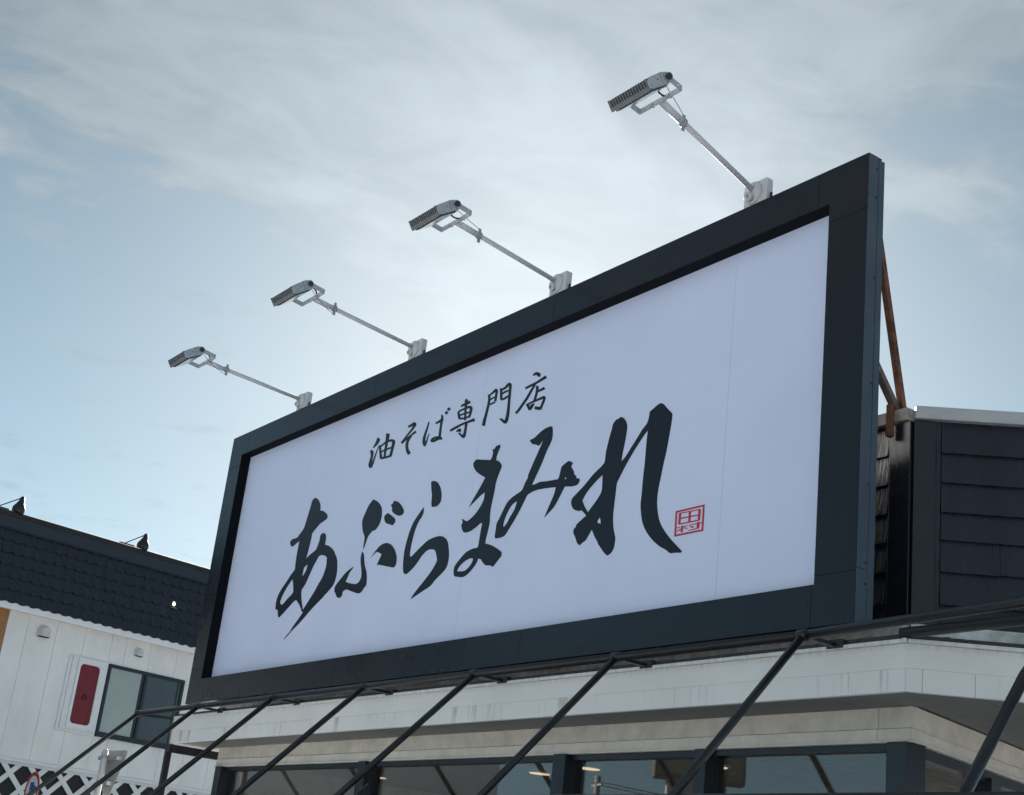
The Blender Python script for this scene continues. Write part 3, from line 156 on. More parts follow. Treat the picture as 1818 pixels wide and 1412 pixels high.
mat('tile_black', (.009, .0145, .027), .45, var=.3, vscale=6, bump=.12, bscale=30)
mat('roof_board', (.010, .015, .027), .45, var=.2, vscale=4)
mat('roof_cap', (.022, .021, .022), .8, var=.4, vscale=12)
mat('siding_white', (.82, .82, .82), .6, var=.10, vscale=2.2, bump=.1, bscale=24, stretch=(1, 1, .5))
mat('trim_white', (.78, .79, .81), .45, var=.06, vscale=5)
mat('siding_brown', (.36, .17, .065), .6, var=.2, vscale=5)
mat('niche_red', (.17, .007, .016), .55, var=.25, vscale=6)
mat('iron', (.010, .010, .012), .5)
mat('pane_light', (.36, .41, .39), .10, var=.12, vscale=1.0)
mat('pane_dark', (.055, .068, .075), .07, var=.25, vscale=1.2)
mat('lattice_white', (.78, .79, .80), .55, var=.06, vscale=8)
mat('dark_backing', (.012, .013, .016), .7)
mat('sign_back', (.42, .42, .41), .65, var=.2, vscale=9, spec=.2)
mat('pole_white', (.62, .63, .64), .6, var=.12, vscale=9, spec=.25)
mat('sign_red', (.55, .02, .025), .45)
mat('sign_paint_white', (.80, .80, .80), .45)
mat('sign_blue', (.012, .06, .38), .45)
mat('asphalt', (.18, .18, .18), .9, var=.25, vscale=3, bump=.4, bscale=60)
mat('lot', (.49, .50, .515), .9, var=.25, vscale=2, bump=.3, bscale=60)
mat('pole_concrete', (.33, .32, .30), .85, var=.2, vscale=6)
mat('sign_yellow', (.30, .28, .23), .5, var=.1)
mat('sign_brown', (.13, .10, .08), .5)
mat('canopy_cream', (.5, .47, .4), .6)

def fascia_material():
    m = mat('fascia_white', (.84, .83, .805), .5, var=.06, vscale=2.4, bump=.03, bscale=9); t = m.node_tree; n = t.nodes; L = t.links
    b = n['Principled BSDF']; base = b.inputs['Base Color'].links[0].from_socket
    g = n.new('ShaderNodeNewGeometry'); s = n.new('ShaderNodeSeparateXYZ'); L.new(g.outputs['Position'], s.inputs[0])
    def M(op, a, c=None, clamp=False):
        q = n.new('ShaderNodeMath'); q.operation = op; q.use_clamp = clamp
        for i, v in enumerate((a, c)):
            if v is None: continue
            if isinstance(v, (int, float)): q.inputs[i].default_value = v
            else: L.new(v, q.inputs[i])
        return q.outputs[0]
    def MR(v, a, c, d=0, e=1):
        q = n.new('ShaderNodeMapRange'); q.interpolation_type = 'SMOOTHSTEP'; L.new(v, q.inputs[0])
        for i, k in enumerate((a, c, d, e)): q.inputs[i+1].default_value = k
        return q.outputs[0]
    mp = n.new('ShaderNodeMapping'); mp.inputs['Scale'].default_value = (31, 31, 1.6); L.new(g.outputs['Position'], mp.inputs[0])
    a = n.new('ShaderNodeTexNoise'); a.inputs['Scale'].default_value = 1; a.inputs['Detail'].default_value = 7; a.inputs['Roughness'].default_value = .65; L.new(mp.outputs[0], a.inputs[0])
    big = n.new('ShaderNodeTexNoise'); big.inputs['Scale'].default_value = 1.4; L.new(g.outputs['Position'], big.inputs[0])
    band = M('MULTIPLY', MR(s.outputs[2], 3.015, 3.005), MR(s.outputs[2], 2.885, 2.98, .45, 1))      # drips start at the fold and fade on the way down
    drip = M('MULTIPLY', M('MULTIPLY', MR(a.outputs[0], .50, .68), MR(big.outputs[0], .42, .6)), band)
    mx = n.new('ShaderNodeMix'); mx.data_type = 'RGBA'; L.new(M('MULTIPLY', drip, .5), mx.inputs[0]); L.new(base, mx.inputs[6]); mx.inputs[7].default_value = (.27, .26, .235, 1)
    cur = mx.outputs[2]
    wob = M('MULTIPLY', M('SUBTRACT', a.outputs[0], .5), .05)
    for x0, hw, c, k in ((-14.62, .045, (.40, .20, .09), .55), (-14.42, .05, (.42, .24, .11), .5), (-11.27, .055, (.50, .36, .15), .6), (-8.06, .07, (.40, .34, .17), .5), (-9.42, .05, (.33, .30, .24), .5), (-13.55, .04, (.36, .31, .24), .35)):
        d = M('ABSOLUTE', M('ADD', M('SUBTRACT', s.outputs[0], x0), wob))
        f = M('MULTIPLY', M('MULTIPLY', MR(d, hw, hw*.25), band), k)
        q = n.new('ShaderNodeMix'); q.data_type = 'RGBA'; L.new(f, q.inputs[0]); L.new(cur, q.inputs[6]); q.inputs[7].default_value = (*c, 1); cur = q.outputs[2]
    # streaky darker tone, stronger up towards the drip lip
    lip_dark = M('MULTIPLY', MR(s.outputs[2], 3.10, 3.14), MR(a.outputs[0], .35, .7))
    q = n.new('ShaderNodeMix'); q.data_type = 'RGBA'; L.new(M('MULTIPLY', lip_dark, .35), q.inputs[0]); L.new(cur, q.inputs[6]); q.inputs[7].default_value = (.33, .31, .27, 1)
    L.new(q.outputs[2], b.inputs['Base Color'])
fascia_material()

def glass_material(name, tint, k):
    m = bpy.data.materials.new(name); m.use_nodes = True; t = m.node_tree; n = t.nodes; n.clear()
    tr = n.new('ShaderNodeBsdfTransparent'); tr.inputs[0].default_value = (*tint, 1)
    gl = n.new('ShaderNodeBsdfGlossy'); gl.inputs['Roughness'].default_value = .012; gl.inputs[0].default_value = (1, .97, .94, 1)
    g = n.new('ShaderNodeNewGeometry'); dt = n.new('ShaderNodeVectorMath'); dt.operation = 'DOT_PRODUCT'; t.links.new(g.outputs['Normal'], dt.inputs[0]); t.links.new(g.outputs['Incoming'], dt.inputs[1])
    def M(op, a, c=None):
        q = n.new('ShaderNodeMath'); q.operation = op
        for i, v in enumerate((a, c)):
            if isinstance(v, (int, float)): q.inputs[i].default_value = v
            elif v is not None: t.links.new(v, q.inputs[i])
        return q.outputs[0]
    sch = M('ADD', M('MULTIPLY', M('POWER', M('SUBTRACT', 1.0, M('ABSOLUTE', dt.outputs['Value'])), 5.0), .955), .045)      # Schlick, the same from both sides
    mu = n.new('ShaderNodeMath'); mu.operation = 'MULTIPLY'; mu.use_clamp = True; mu.inputs[1].default_value = k; t.links.new(sch, mu.inputs[0])
    mx = n.new('ShaderNodeMixShader'); t.links.new(mu.outputs[0], mx.inputs[0]); t.links.new(tr.outputs[0], mx.inputs[1]); t.links.new(gl.outputs[0], mx.inputs[2])
    o = n.new('ShaderNodeOutputMaterial'); t.links.new(mx.outputs[0], o.inputs[0]); MATS[name] = m
glass_material('shop_glass', (.74, .75, .73), 1.7)

COL = sc.collection
ROOT = {}
def tag(o, label=None, cat=None, group=None, kind=None):
    if label: o['label'] = label
    if cat: o['category'] = cat
    if group: o['group'] = group
    if kind: o['kind'] = kind
    return o
def thing(name, loc, label, cat, rz=0, group=None):
    o = bpy.data.objects.new(name, None); COL.objects.link(o); o.location = loc; o.rotation_euler = (0, 0, rz); o.empty_display_size = .1
    ROOT[o.name] = Vector(loc) if not rz else None
    return tag(o, label, cat, group)

class MB:
    """collects shapes; T maps the coordinates given here to the parent's (or the world's) coordinates"""
    def __init__(s, T=None): s.v = []; s.f = []; s.sm = []; s.T = T
    def add(s, vs, fs, smooth=False):
        o = len(s.v)
        s.v += [Vector(s.T(*v)) if s.T else Vector(v) for v in vs]
        s.f += [tuple(i+o for i in f) for f in fs]; s.sm += [smooth]*len(fs); return s
    def box(s, x0, x1, y0, y1, z0, z1):
        return s.add([(x0,y0,z0),(x1,y0,z0),(x1,y1,z0),(x0,y1,z0),(x0,y0,z1),(x1,y0,z1),(x1,y1,z1),(x0,y1,z1)], [(0,3,2,1),(4,5,6,7),(0,1,5,4),(1,2,6,5),(2,3,7,6),(3,0,4,7)])
    def prism(s, poly, axis, a, b):     # poly in the two other axes, in cyclic order (x: yz, y: zx->given as xz, z: xy)
        def p(u, v, w): return {'x': (w, u, v), 'y': (u, w, v), 'z': (u, v, w)}[axis]
        n = len(poly)
        return s.add([p(u, v, a) for u, v in poly]+[p(u, v, b) for u, v in poly], [tuple(range(n))[::-1], tuple(range(n, 2*n))]+[(i, (i+1) % n, n+(i+1) % n, n+i) for i in range(n)])
    def tube(s, p, q, r, n=14, r2=None, smooth=True):
        p, q = Vector(p), Vector(q); r2 = r if r2 is None else r2; d = (q-p).normalized()
        a = d.orthogonal().normalized(); b = d.cross(a)
        vs = [p+(a*math.cos(2*math.pi*i/n)+b*math.sin(2*math.pi*i/n))*r for i in range(n)]+[q+(a*math.cos(2*math.pi*i/n)+b*math.sin(2*math.pi*i/n))*r2 for i in range(n)]
        s.add(vs, [(i, (i+1) % n, n+(i+1) % n, n+i) for i in range(n)], smooth); o = len(s.v)-2*n
        s.f += [tuple(range(o, o+n))[::-1], tuple(range(o+n, o+2*n))]; s.sm += [False, False]; return s
    def bar(s, p, q, w, h, upv=(0, 0, 1)):
        p, q = Vector(p), Vector(q); d = (q-p).normalized(); a = d.cross(Vector(upv)).normalized(); b = a.cross(d)
        vs = [e+a*i*w/2+b*j*h/2 for e in (p, q) for i, j in ((-1,-1),(1,-1),(1,1),(-1,1))]
        return s.add(vs, [(0,1,2,3),(7,6,5,4),(0,4,5,1),(1,5,6,2),(2,6,7,3),(3,7,4,0)])
    def path(s, pts, r, n=10):
        for a, b in zip(pts, pts[1:]): s.tube(a, b, r, n)
        return s
    def lathe(s, prof, p, axis, n=20, smooth=True):    # prof: (distance along axis, radius)
        p = Vector(p); d = Vector(axis).normalized(); a = d.orthogonal().normalized(); b = d.cross(a); k = len(prof)
        vs = [p+d*t+(a*math.cos(2*math.pi*i/n)+b*math.sin(2*math.pi*i/n))*r for t, r in prof for i in range(n)]
        fs = [(j*n+i, j*n+(i+1) % n, (j+1)*n+(i+1) % n, (j+1)*n+i) for j in range(k-1) for i in range(n)]
        fs += [tuple(range(n))[::-1], tuple(range((k-1)*n, k*n))]
        return s.add(vs, fs, smooth)
    def build(s, name, m, parent=None, loc=None, bevel=0, kind=None, label=None):
        off = Vector((0, 0, 0))
        if parent is not None:
            r = parent
            while r.parent: r = r.parent
            off = ROOT.get(r.name) or off
        me = bpy.data.meshes.new(name); me.from_pydata([tuple(v-off) for v in s.v], [], s.f); me.polygons.foreach_set('use_smooth', s.sm)
        bm = bmesh.new(); bm.from_mesh(me); bmesh.ops.recalc_face_normals(bm, faces=bm.faces); bm.to_mesh(me); bm.free()
        me.materials.append(MATS[m]); o = bpy.data.objects.new(name, me); COL.objects.link(o); o.parent = parent
        if loc: o.location = loc
        if bevel:
            bv = o.modifiers.new('bevel', 'BEVEL'); bv.width = bevel; bv.segments = 2; bv.limit_method = 'ANGLE'; bv.angle_limit = R(40)
        if kind: o['kind'] = kind
        if label: o['label'] = label
        return o
def copy_obj(o, parent, loc, rot=None):
    c = o.copy(); COL.objects.link(c); c.parent = parent; c.location = loc
    if rot is not None: c.rotation_euler = rot
    return c

# ================================================================ ground
tag(MB().box(-400, 400, -400, 400, -.3, 0).build('ground', 'asphalt'), kind='structure')
tag(MB().box(-24, 25, -45, 10, -.2, .004).build('parking_lot', 'lot'), kind='structure')

# ================================================================ the shop under the billboard
shop = thing('restaurant_building', (-10, 3, 0), 'low restaurant building with black shingled upper wall and white fascia under the billboard', 'building')
YW = .43; YU = .40; YG = .48
CF = (-5.11, 0.0); CU = (-5.425, YU); CW = (-5.43, YW)
a48 = R(48); DR = (math.cos(a48), math.sin(a48)); NR = (math.sin(a48), -math.cos(a48))
a105 = R(105); DW = (math.cos(a105), math.sin(a105)); NW = (math.sin(a105), -math.cos(a105))
def TF(s, o, z): return (CF[0]+DR[0]*s+NR[0]*o, CF[1]+DR[1]*s+NR[1]*o, z)      # along the chamfered fascia, o = outwards
def TU(s, o, z): return (CU[0]+DR[0]*s+NR[0]*o, CU[1]+DR[1]*s+NR[1]*o, z)      # along the chamfered upper wall
def TW(s, o, z): return (CW[0]+DW[0]*s+NW[0]*o, CW[1]+DW[1]*s+NW[1]*o, z)      # along the right shop wall
# --- upper wall (core, boards, corner boards, coping)
MB().prism([(-14.6, YU+.02), (CU[0]-.008, YU+.02), TU(4.6, -.02, 0)[:2], (-4, 7.5), (-14.6, 7.5)], 'z', 3.1, 4.56).build('upper_wall', 'frame_black', shop)
rows = [3.30, 3.484, 3.67, 3.853, 4.026, 4.204, 4.382, 4.565]
for k in range(len(rows)-1):
    z0, z1 = rows[k], rows[k+1]
    s = .158; i = 0
    while s < 4.5:
        ln = (1.3, 1.7, .33, 1.5, .95, 1.9)[(i*2+k) % 6]; e = min(s+ln, 4.5); dz = random.uniform(-.009, .009); ob = random.uniform(0, .004)
        m = MB(TU); zb = z0+dz
        m.add([(s+.0015, .002, z1+.01), (e-.0015, .002, z1+.01), (e-.0008, .024+ob, zb), (s+.0008, .024+ob, zb), (s+.0015, -.015, z1+.01), (e-.0015, -.015, z1+.01), (e-.0015, -.015, zb), (s+.0015, -.015, zb)],
              [(0, 1, 2, 3), (7, 6, 5, 4), (0, 4, 5, 1), (3, 2, 6, 7), (1, 5, 6, 2), (0, 3, 7, 4)])
        m.build('clapboard', 'clapboard', shop); s = e; i += 1
    x = -5.600; i = 0
    while x > -14.5:
        e = max(x-(1.1, .9, 1.4)[(i+k) % 3], -14.5); dz = random.uniform(-.004, .004)
        m = MB(); zb = z0+dz
        m.add([(e+.0015, YU-.002, z1+.01), (x-.0015, YU-.002, z1+.01), (x-.0015, YU-.018, zb), (e+.0015, YU-.018, zb), (e+.0015, YU+.015, z1+.01), (x-.0015, YU+.015, z1+.01), (x-.0015, YU+.015, zb), (e+.0015, YU+.015, zb)],
              [(0, 1, 2, 3), (7, 6, 5, 4), (0, 4, 5, 1), (3, 2, 6, 7), (1, 5, 6, 2), (0, 3, 7, 4)])
        m.build('clapboard', 'clapboard', shop); x = e; i += 1
MB().box(-5.583, CU[0]-.001, YU-.026, YU+.01, 3.28, 4.566).build('corner_board', 'corner_board', shop, bevel=.004)
MB(TU).box(.0, .125, -.01, .026, 3.28, 4.566).build('corner_board', 'corner_board', shop, bevel=.004)
MB(TU).box(.127, .155, -.012, .010, 3.28, 4.566).build('corner_batten', 'clapboard', shop)
MB().box(-5.600, -5.585, YU-.012, YU+.01, 3.28, 4.566).build('corner_batten', 'clapboard', shop)
MB().box(-14.62, CU[0]-.012, YU-.045, YU+.16, 4.572, 4.648).build('coping', 'coping_old', shop, bevel=.003, label='weathered beige coping behind the billboard')
MB(TU).box(.004, 4.6, -.16, .048, 4.574, 4.652).build('coping', 'coping_grey', shop, bevel=.003)
MB().prism([(-14.5, .6), (-5.5, .6), TU(4.5, -.2, 0)[:2], (-4.1, 7.4), (-14.5, 7.4)], 'z', 4.555, 4.60).build('roof', 'eave_dark', shop)
# --- apron roof, eave strip, flashing
MB().add([(-14.84, .03, 3.18), (CF[0], .03, 3.18), (CU[0]+.02, YU+.03, 3.25), (-14.6, YU+.03, 3.25)], [(0, 1, 2, 3)]).add([TF(0, -.03, 3.18), TF(4.6, -.03, 3.18), TU(4.6, 0, 3.25), TU(0, 0, 3.25)], [(0, 1, 2, 3)]).build('apron_roof', 'eave_dark', shop)
x = -14.84; 
while x < CF[0]-.02:
    e = min(x+.303, CF[0]-.004); MB().box(x+.003, e-.003, .004+random.uniform(0, .004), .07, 3.166, 3.193+random.uniform(-.004, .003)).build('eave_strip', 'eave_dark', shop); x = e
s = .004
while s < 4.5:
    MB(TF).box(s+.003, s+.30, -.07, -.004-random.uniform(0, .004), 3.166, 3.193+random.uniform(-.004, .003)).build('eave_strip', 'eave_dark', shop); s += .303
def flashing(T, a, b, n, seed):
    rnd = random.Random(seed); m = MB(T); zs = []; z = .0
    for i in range(n+1):
        z = .72*z+rnd.uniform(-.013, .013); zs.append(z)
    for i in range(n):
        x0, x1 = a+(b-a)*i/n, a+(b-a)*(i+1)/n
        m.add([(x0, .030, 3.352), (x1, .030, 3.352), (x1, .055, 3.262+zs[i+1]), (x0, .055, 3.262+zs[i]), (x0, .012, 3.352), (x1, .012, 3.352), (x1, .045, 3.262+zs[i+1]), (x0, .045, 3.262+zs[i])], [(0, 1, 2, 3), (7, 6, 5, 4), (0, 4, 5, 1), (3, 2, 6, 7)])
    return m.build('flashing', 'flashing', shop)
flashing(lambda x, o, z: (x, YU-o, z), -14.6, CU[0]+.012, 220, 3)
flashing(TU, .0, 4.5, 110, 5)
# --- white fascia with drip lip, fold and soffit
MB().box(-14.84, CF[0], .0, .03, 3.012, 3.142).build('fascia_board', 'fascia_white', shop)
MB().box(-14.84, CF[0], -.004, .03, 2.889, 3.0105).build('fascia_board', 'fascia_white', shop, bevel=.0015)
MB().box(-14.85, CF[0], -.020, .03, 3.1435, 3.165).build('drip_lip', 'fascia_white', shop, bevel=.004)
MB(TF).box(.001, 4.6, -.03, .0, 3.012, 3.142).build('fascia_board', 'fascia_white', shop)
for s0, s1 in ((.001, .0835), (.0855, .3515), (.3535, 1.5), (1.502, 2.9), (2.902, 4.6)):
    MB(TF).box(s0, s1, -.03, .004, 2.889, 3.0105).build('fascia_board', 'fascia_white', shop, bevel=.0015)
MB(TF).box(.006, 4.6, -.03, .020, 3.1435, 3.165).build('drip_lip', 'fascia_white', shop, bevel=.004)
MB().prism([(CF[0]-.010, -.022), (CF[0]+.006, -.022), (CF[0]+.0165, -.014), (CF[0]+.006, -.002)], 'z', 3.142, 3.1665).build('corner_cap', 'fascia_white', shop)
MB().box(-14.87, -14.842, -.004, 6, 2.889, 3.165).build('fascia_board', 'fascia_white', shop)
MB().prism([(-14.82, .032), (CF[0]-.02, .032), TF(4.5, -.035, 0)[:2], (-5.2, 7.2), (-14.82, 7.2)], 'z', 2.915, 2.93).build('soffit_backing', 'soffit', shop)
x = -14.83
while x < CF[0]-.05:
    e = min(x+.455, CF[0]-.012); MB().box(x+.002, e-.002, .033, .46, 2.899+random.uniform(0, .002), 2.914).build('soffit_board', 'soffit', shop); x = e
for k in range(9):
    s0, s1 = .004+k*.36, .004+(k+1)*.36-.005; pts = [TF(s0, -.035, 0), TF(s1, -.035, 0)]
    pts += [(p[0]+DW[0]*5.4, p[1]+DW[1]*5.4) for p in pts[::-1]]
    MB().prism([p[:2] for p in pts], 'z', 2.8985+.0008*(k % 3), 2.914).build('soffit_board', 'soffit', shop)
# --- frieze over the windows
for x0, x1 in ((-14.58, -11.2), (-11.198, -8.1), (-8.098, -5.665), (-5.662, CW[0])):
    MB().box(x0, x1, YW, YW+.02, 2.7845, 2.905).build('frieze_panel', 'stucco', shop)
    MB().box(x0, x1, YW-.008, YW+.02, 2.717, 2.7805).build('frieze_panel', 'stucco_trim', shop)
MB().box(-14.59, CW[0]+.002, YW-.022, YW+.02, 2.703, 2.7155).build('window_trim', 'stucco_trim', shop, bevel=.003)
MB(TW).box(.006, 5.4, -.02, .0, 2.7845, 2.905).build('frieze_panel', 'stucco', shop)
MB(TW).box(.001, 5.4, -.02, .008, 2.717, 2.7805).build('frieze_panel', 'stucco_trim', shop)
MB(TW).box(-.012, 5.4, -.02, .022, 2.703, 2.7155).build('window_trim', 'stucco_trim', shop, bevel=.003)
MB().box(-14.58, CW[0]-.06, YW+.025, YW+.10, 2.705, 2.895).build('frieze_backing', 'dark_backing', shop)
MB(TW).box(.09, 5.3, -.09, -.025, 2.705, 2.895).build('frieze_backing', 'dark_backing', shop)
# --- shop windows: head, posts, panes, sill wall
MB().box(-14.56, CW[0]-.02, YW+.01, YG+.06, 2.664, 2.7015).build('window_head', 'frame_black', shop)
MB(TW).box(.03, 5.4, -.12, -.01, 2.64, 2.7015).build('window_head', 'frame_black', shop)
posts = [(-14.50, -14.36), (-11.50, -11.36), (-8.645, -8.50), (-7.14, -7.03), (-5.565, CW[0]+.004)]
for x0, x1 in posts:
    MB().box(x0, x1, YW-.045, YG+.07, .5, 2.7025).build('window_post', 'frame_black', shop, bevel=.004)
for (a0, a1), (b0, b1) in zip(posts, posts[1:]):
    wd = MB().box(a1+.002, b0-.002, YG+.02, YG+.05, .62, .68).build('window', 'frame_black', shop)
    MB().box(a1+.001, b0-.001, YG, YG+.008, .6, 2.668).build('pane', 'shop_glass', wd)
MB(TW).box(.035, .10, -.10, -.004, .5, 2.66).build('window_post', 'frame_black', shop)
for s0, s1 in ((.12, 1.06), (1.2, 2.6), (2.74, 4.2)):
    wd = MB(TW).box(s0, s1, -.10, -.06, .62, .68).build('window', 'frame_black', shop)
    MB(TW).box(s0-.01, s1+.01, -.075, -.067, .6, 2.65).build('pane', 'shop_glass', wd)
    MB(TW).box(s1, s1+.14, -.12, .02, .5, 2.66).build('window_post', 'frame_black', shop)
MB().box(-14.56, CW[0]-.01, YW, YW+.16, 0, .5).build('plinth', 'stucco', shop)
MB(TW).box(0.01, 5.4, -.14, -.002, 0, .5).build('plinth', 'stucco', shop)
MB().box(-14.58, -14.44, .52, 6.5, 0, 2.9).build('left_wall', 'stucco', shop)
MB().box(-14.5, -7.1, 6.3, 6.5, 0, 2.9).build('back_wall', 'interior_dark', shop)
MB().prism([(-14.44, .6), (-5.62, .6), (-7.1, 6.3), (-14.44, 6.3)], 'z', .005, .02).build('shop_floor', 'floor_tile', shop)
for k in range(58):
    x0 = -14.42+k*.147
    MB().box(x0, x0+.137, .56, max(min(6.28, YW+(CW[0]-(x0+.137)-.10)/.268), .6), 2.79, 2.81).build('ceiling_board', 'ceiling_board', shop)
for i, (x, y, lb) in enumerate(((-13.5, 1.75, 'round lit ceiling light behind the second shop window post'), (-10.6, 1.70, 'round lit ceiling light inside the shop, just left of the third window post'), (-9.65, 1.5, 'faint round ceiling light inside the shop, right of the third window post'), (-8.2, 1.55, 'round lit ceiling light inside the shop beside the fourth window post'))):
    t = thing('ceiling_light', (x, y, 2.788), lb, 'light', group='round ceiling lights inside the shop')
    MB().lathe([(0, .115), (.010, .115), (.014, .10)], (x, y, 2.789), (0, 0, -1), 24).build('rim', 'trim_white', t)
    MB().lathe([(0, .092), (.004, .088)], (x, y, 2.7745), (0, 0, -1), 24).build('diffuser', 'warm_light', t)

# ================================================================ billboard
bb = thing('billboard', (-10.07, .07, 3.288), 'large white billboard with black brush lettering in a black metal frame', 'billboard')
X0, X1, Z0, Z1 = -14.67, -5.475, 3.288, 6.231; XI0, XI1, ZI0, ZI1 = -14.372, -5.788, 3.535, 5.985; DEP = .134; G = .0013
def fp(name, *b): return MB().box(*b).build(name, 'black_metal', bb, bevel=.0012)
ts = [-14.24, -11.49, -8.69, -5.885]; bs = [-14.10, -11.48, -8.67, -5.806]
for a, b in zip(ts, ts[1:]): fp('frame_sheet', a+G, b-G, 0, .118, ZI1, Z1)
for a, b in zip(bs, bs[1:]): fp('frame_sheet', a+G, b-G, 0, .118, Z0, ZI0)
fp('frame_sheet', X0, XI0, 0, .118, 3.645+G, 5.86-G); fp('frame_sheet', XI1, X1, 0, .118, 3.587+G, 5.85-G)
def corner(poly): MB().prism(poly, 'y', 0, .118).build('frame_corner', 'black_metal', bb, bevel=.0012)
corner([(X0, Z0), (bs[0]-G, Z0), (bs[0]-G, ZI0), (XI0, ZI0), (XI0, 3.645-G), (X0, 3.645-G)])
corner([(X1, Z0), (X1, 3.587-G), (XI1, 3.587-G), (XI1, ZI0), (bs[-1]+G, ZI0), (bs[-1]+G, Z0)])
corner([(X0, Z1), (X0, 5.86+G), (XI0, 5.86+G), (XI0, ZI1), (ts[0]-G, ZI1), (ts[0]-G, Z1)])
corner([(X1, Z1), (ts[-1]+G, Z1), (ts[-1]+G, ZI1), (XI1, ZI1), (XI1, 5.85+G), (X1, 5.85+G)])
MB().box(X0+.01, X1-.01, .1225, DEP, Z0+.01, Z1-.01).build('back_sheet', 'black_metal', bb)
MB().box(X0+.02, XI0-.01, .02, .11, Z0+.02, Z1-.02).box(XI1+.01, X1-.02, .02, .11, Z0+.02, Z1-.02).build('inner_frame', 'screw', bb)
for a, b in ((Z0, 3.60), (3.603, 5.95), (5.953, Z1-.002)):
    MB().box(X1+.0005, X1+.005, .002, .086, a, b).build('side_sheet', 'side_metal', bb, bevel=.001)
MB().box(X1-.012, X1+.008, .088, .138, Z0, Z1-.02).build('side_flange', 'side_metal', bb, bevel=.002)
sm = MB().lathe([(0, .0075), (.003, .006)], (0, 0, 0), (0, -1, 0), 8, smooth=False).build('screw', 'screw', bb, loc=(-10, -.2, 1))
def screw(x, z): copy_obj(sm, bb, (x+10.07, -.0705, z-Z0), None)
sm_off = Vector((-10.07, .07, Z0))
for v in sm.data.vertices: v.co += sm_off
first = True
for x, z in [(a+d, zz) for a in ts for d, zz in ((-.035, 6.15),)]+[(a-.03, 3.42) for a in bs]+[(-14.55, 3.69), (-14.58, 5.80), (-5.66, 5.79), (-5.62, 3.64), (-7.3, 6.1), (-10.1, 6.1), (-12.9, 6.1), (-5.63, 4.7)]:
    if first: sm.location = (x+10.07, -.0705, z-Z0); first = False
    else: screw(x, z)
for z in (6.14, 5.94, 5.4, 4.72, 4.1, 3.64, 3.52): MB().lathe([(0, .008), (.003, .006)], (X1+.005, .072, z), (1, 0, 0), 8, smooth=False).build('screw', 'screw', bb)
for nm, bx in (('top', (XI0, XI1, .002, .1095, ZI1-.0025, ZI1-.0003)), ('bot', (XI0, XI1, .002, .1095, ZI0+.0003, ZI0+.0025)), ('l', (XI0+.0003, XI0+.0025, .002, .1095, ZI0+.003, ZI1-.003)), ('r', (XI1-.0025, XI1-.0003, .002, .1095, ZI0+.003, ZI1-.003))):
    MB().box(*bx).build('recess_shade_sheet', 'recess_shade_black', bb)  # added thin sheets; their black stands in for the shade inside the recess
# white face in four sheets with hairline joints
seams = [XI0-.02, -12.86, -9.742, -6.732, XI1+.02]
for a, b in zip(seams, seams[1:]):
    MB().box(a+.0012, b-.0012, .110, .1195, ZI0-.02, ZI1+.02).build('face_sheet', 'sign_white', bb)
# lettering: flat film cut to the outlines of the brush strokes, standing on the face
def smooth_poly(p):
    n = len(p); V = [Vector(q) for q in p]; corner = []
    for i in range(n):
        a = (V[i]-V[i-1]); b = (V[(i+1) % n]-V[i])
        corner.append(a.length < 1e-6 or b.length < 1e-6 or a.angle(b) > R(50))
    out = []
    for i in range(n):
        p1, p2 = V[i], V[(i+1) % n]
        p0 = p1 if corner[i] else V[i-1]; p3 = p2 if corner[(i+1) % n] else V[(i+2) % n]
        for j in range(4):
            t = j/4; out.append(.5*((2*p1)+(p2-p0)*t+(2*p0-5*p1+4*p2-p3)*t*t+(3*p1-p0-3*p2+p3)*t**3))
    return out
def film(name, loops, label):
    cu = bpy.data.curves.new(name, 'CURVE'); cu.dimensions = '2D'; cu.fill_mode = 'BOTH'; cu.extrude = .0008
    for lp in loops:
        q = smooth_poly([(x/1000, z/1000) for x, z in lp]); s = cu.splines.new('POLY'); s.points.add(len(q)-1)
        for pt, v in zip(s.points, q): pt.co = (v.x, v.y, 0, 1)
        s.use_cyclic_u = True
    tmp = bpy.data.objects.new('tmp', cu); COL.objects.link(tmp)
    bpy.context.view_layer.update()
    me = bpy.data.meshes.new_from_object(tmp.evaluated_get(bpy.context.evaluated_depsgraph_get()))
    bpy.data.objects.remove(tmp)
    off = ROOT[bb.name]
    for v in me.vertices: v.co = Vector((v.co.x, .1085+v.co.z*1, v.co.y))-off
    me.materials.clear(); me.materials.append(MATS['letter_film']); me.name = name
    o = bpy.data.objects.new(name, me); COL.objects.link(o); o.parent = bb; o['label'] = label; return o
def strokes(name, L, m, label):
    q = MB()
    for k, (a, b) in enumerate(L):
        y = .1083-.00012*k; n = len(a)
        vs = [(x/1000, y, z/1000) for x, z in a]+[(x/1000, y, z/1000) for x, z in b]+[(x/1000, .1096, z/1000) for x, z in a]+[(x/1000, .1096, z/1000) for x, z in b]
        fs = [(i, i+1, n+i+1, n+i) for i in range(n-1)]+[(i, 2*n+i, 2*n+i+1, i+1) for i in range(n-1)]+[(n+i+1, 3*n+i+1, 3*n+i, n+i) for i in range(n-1)]
        q.add(vs, fs)
    return q.build(name, m, bb, label=label)
for k, ch in (('a', 'あ'), ('bu', 'ぶ'), ('ra', 'ら'), ('ma', 'ま'), ('mi', 'み'), ('re', 'れ')):
    film('brush_character', GLYPH[k], 'large brush character '+ch)
for k, ch in (('abura', '油'), ('so', 'そ'), ('ba', 'ば'), ('sen', '専'), ('mon', '門'), ('ten', '店')):
    strokes('small_character', STROKE[k], 'letter_film', 'small brush character '+ch)
strokes('red_seal', STROKE['seal'], 'seal_red', 'red square seal 田村')
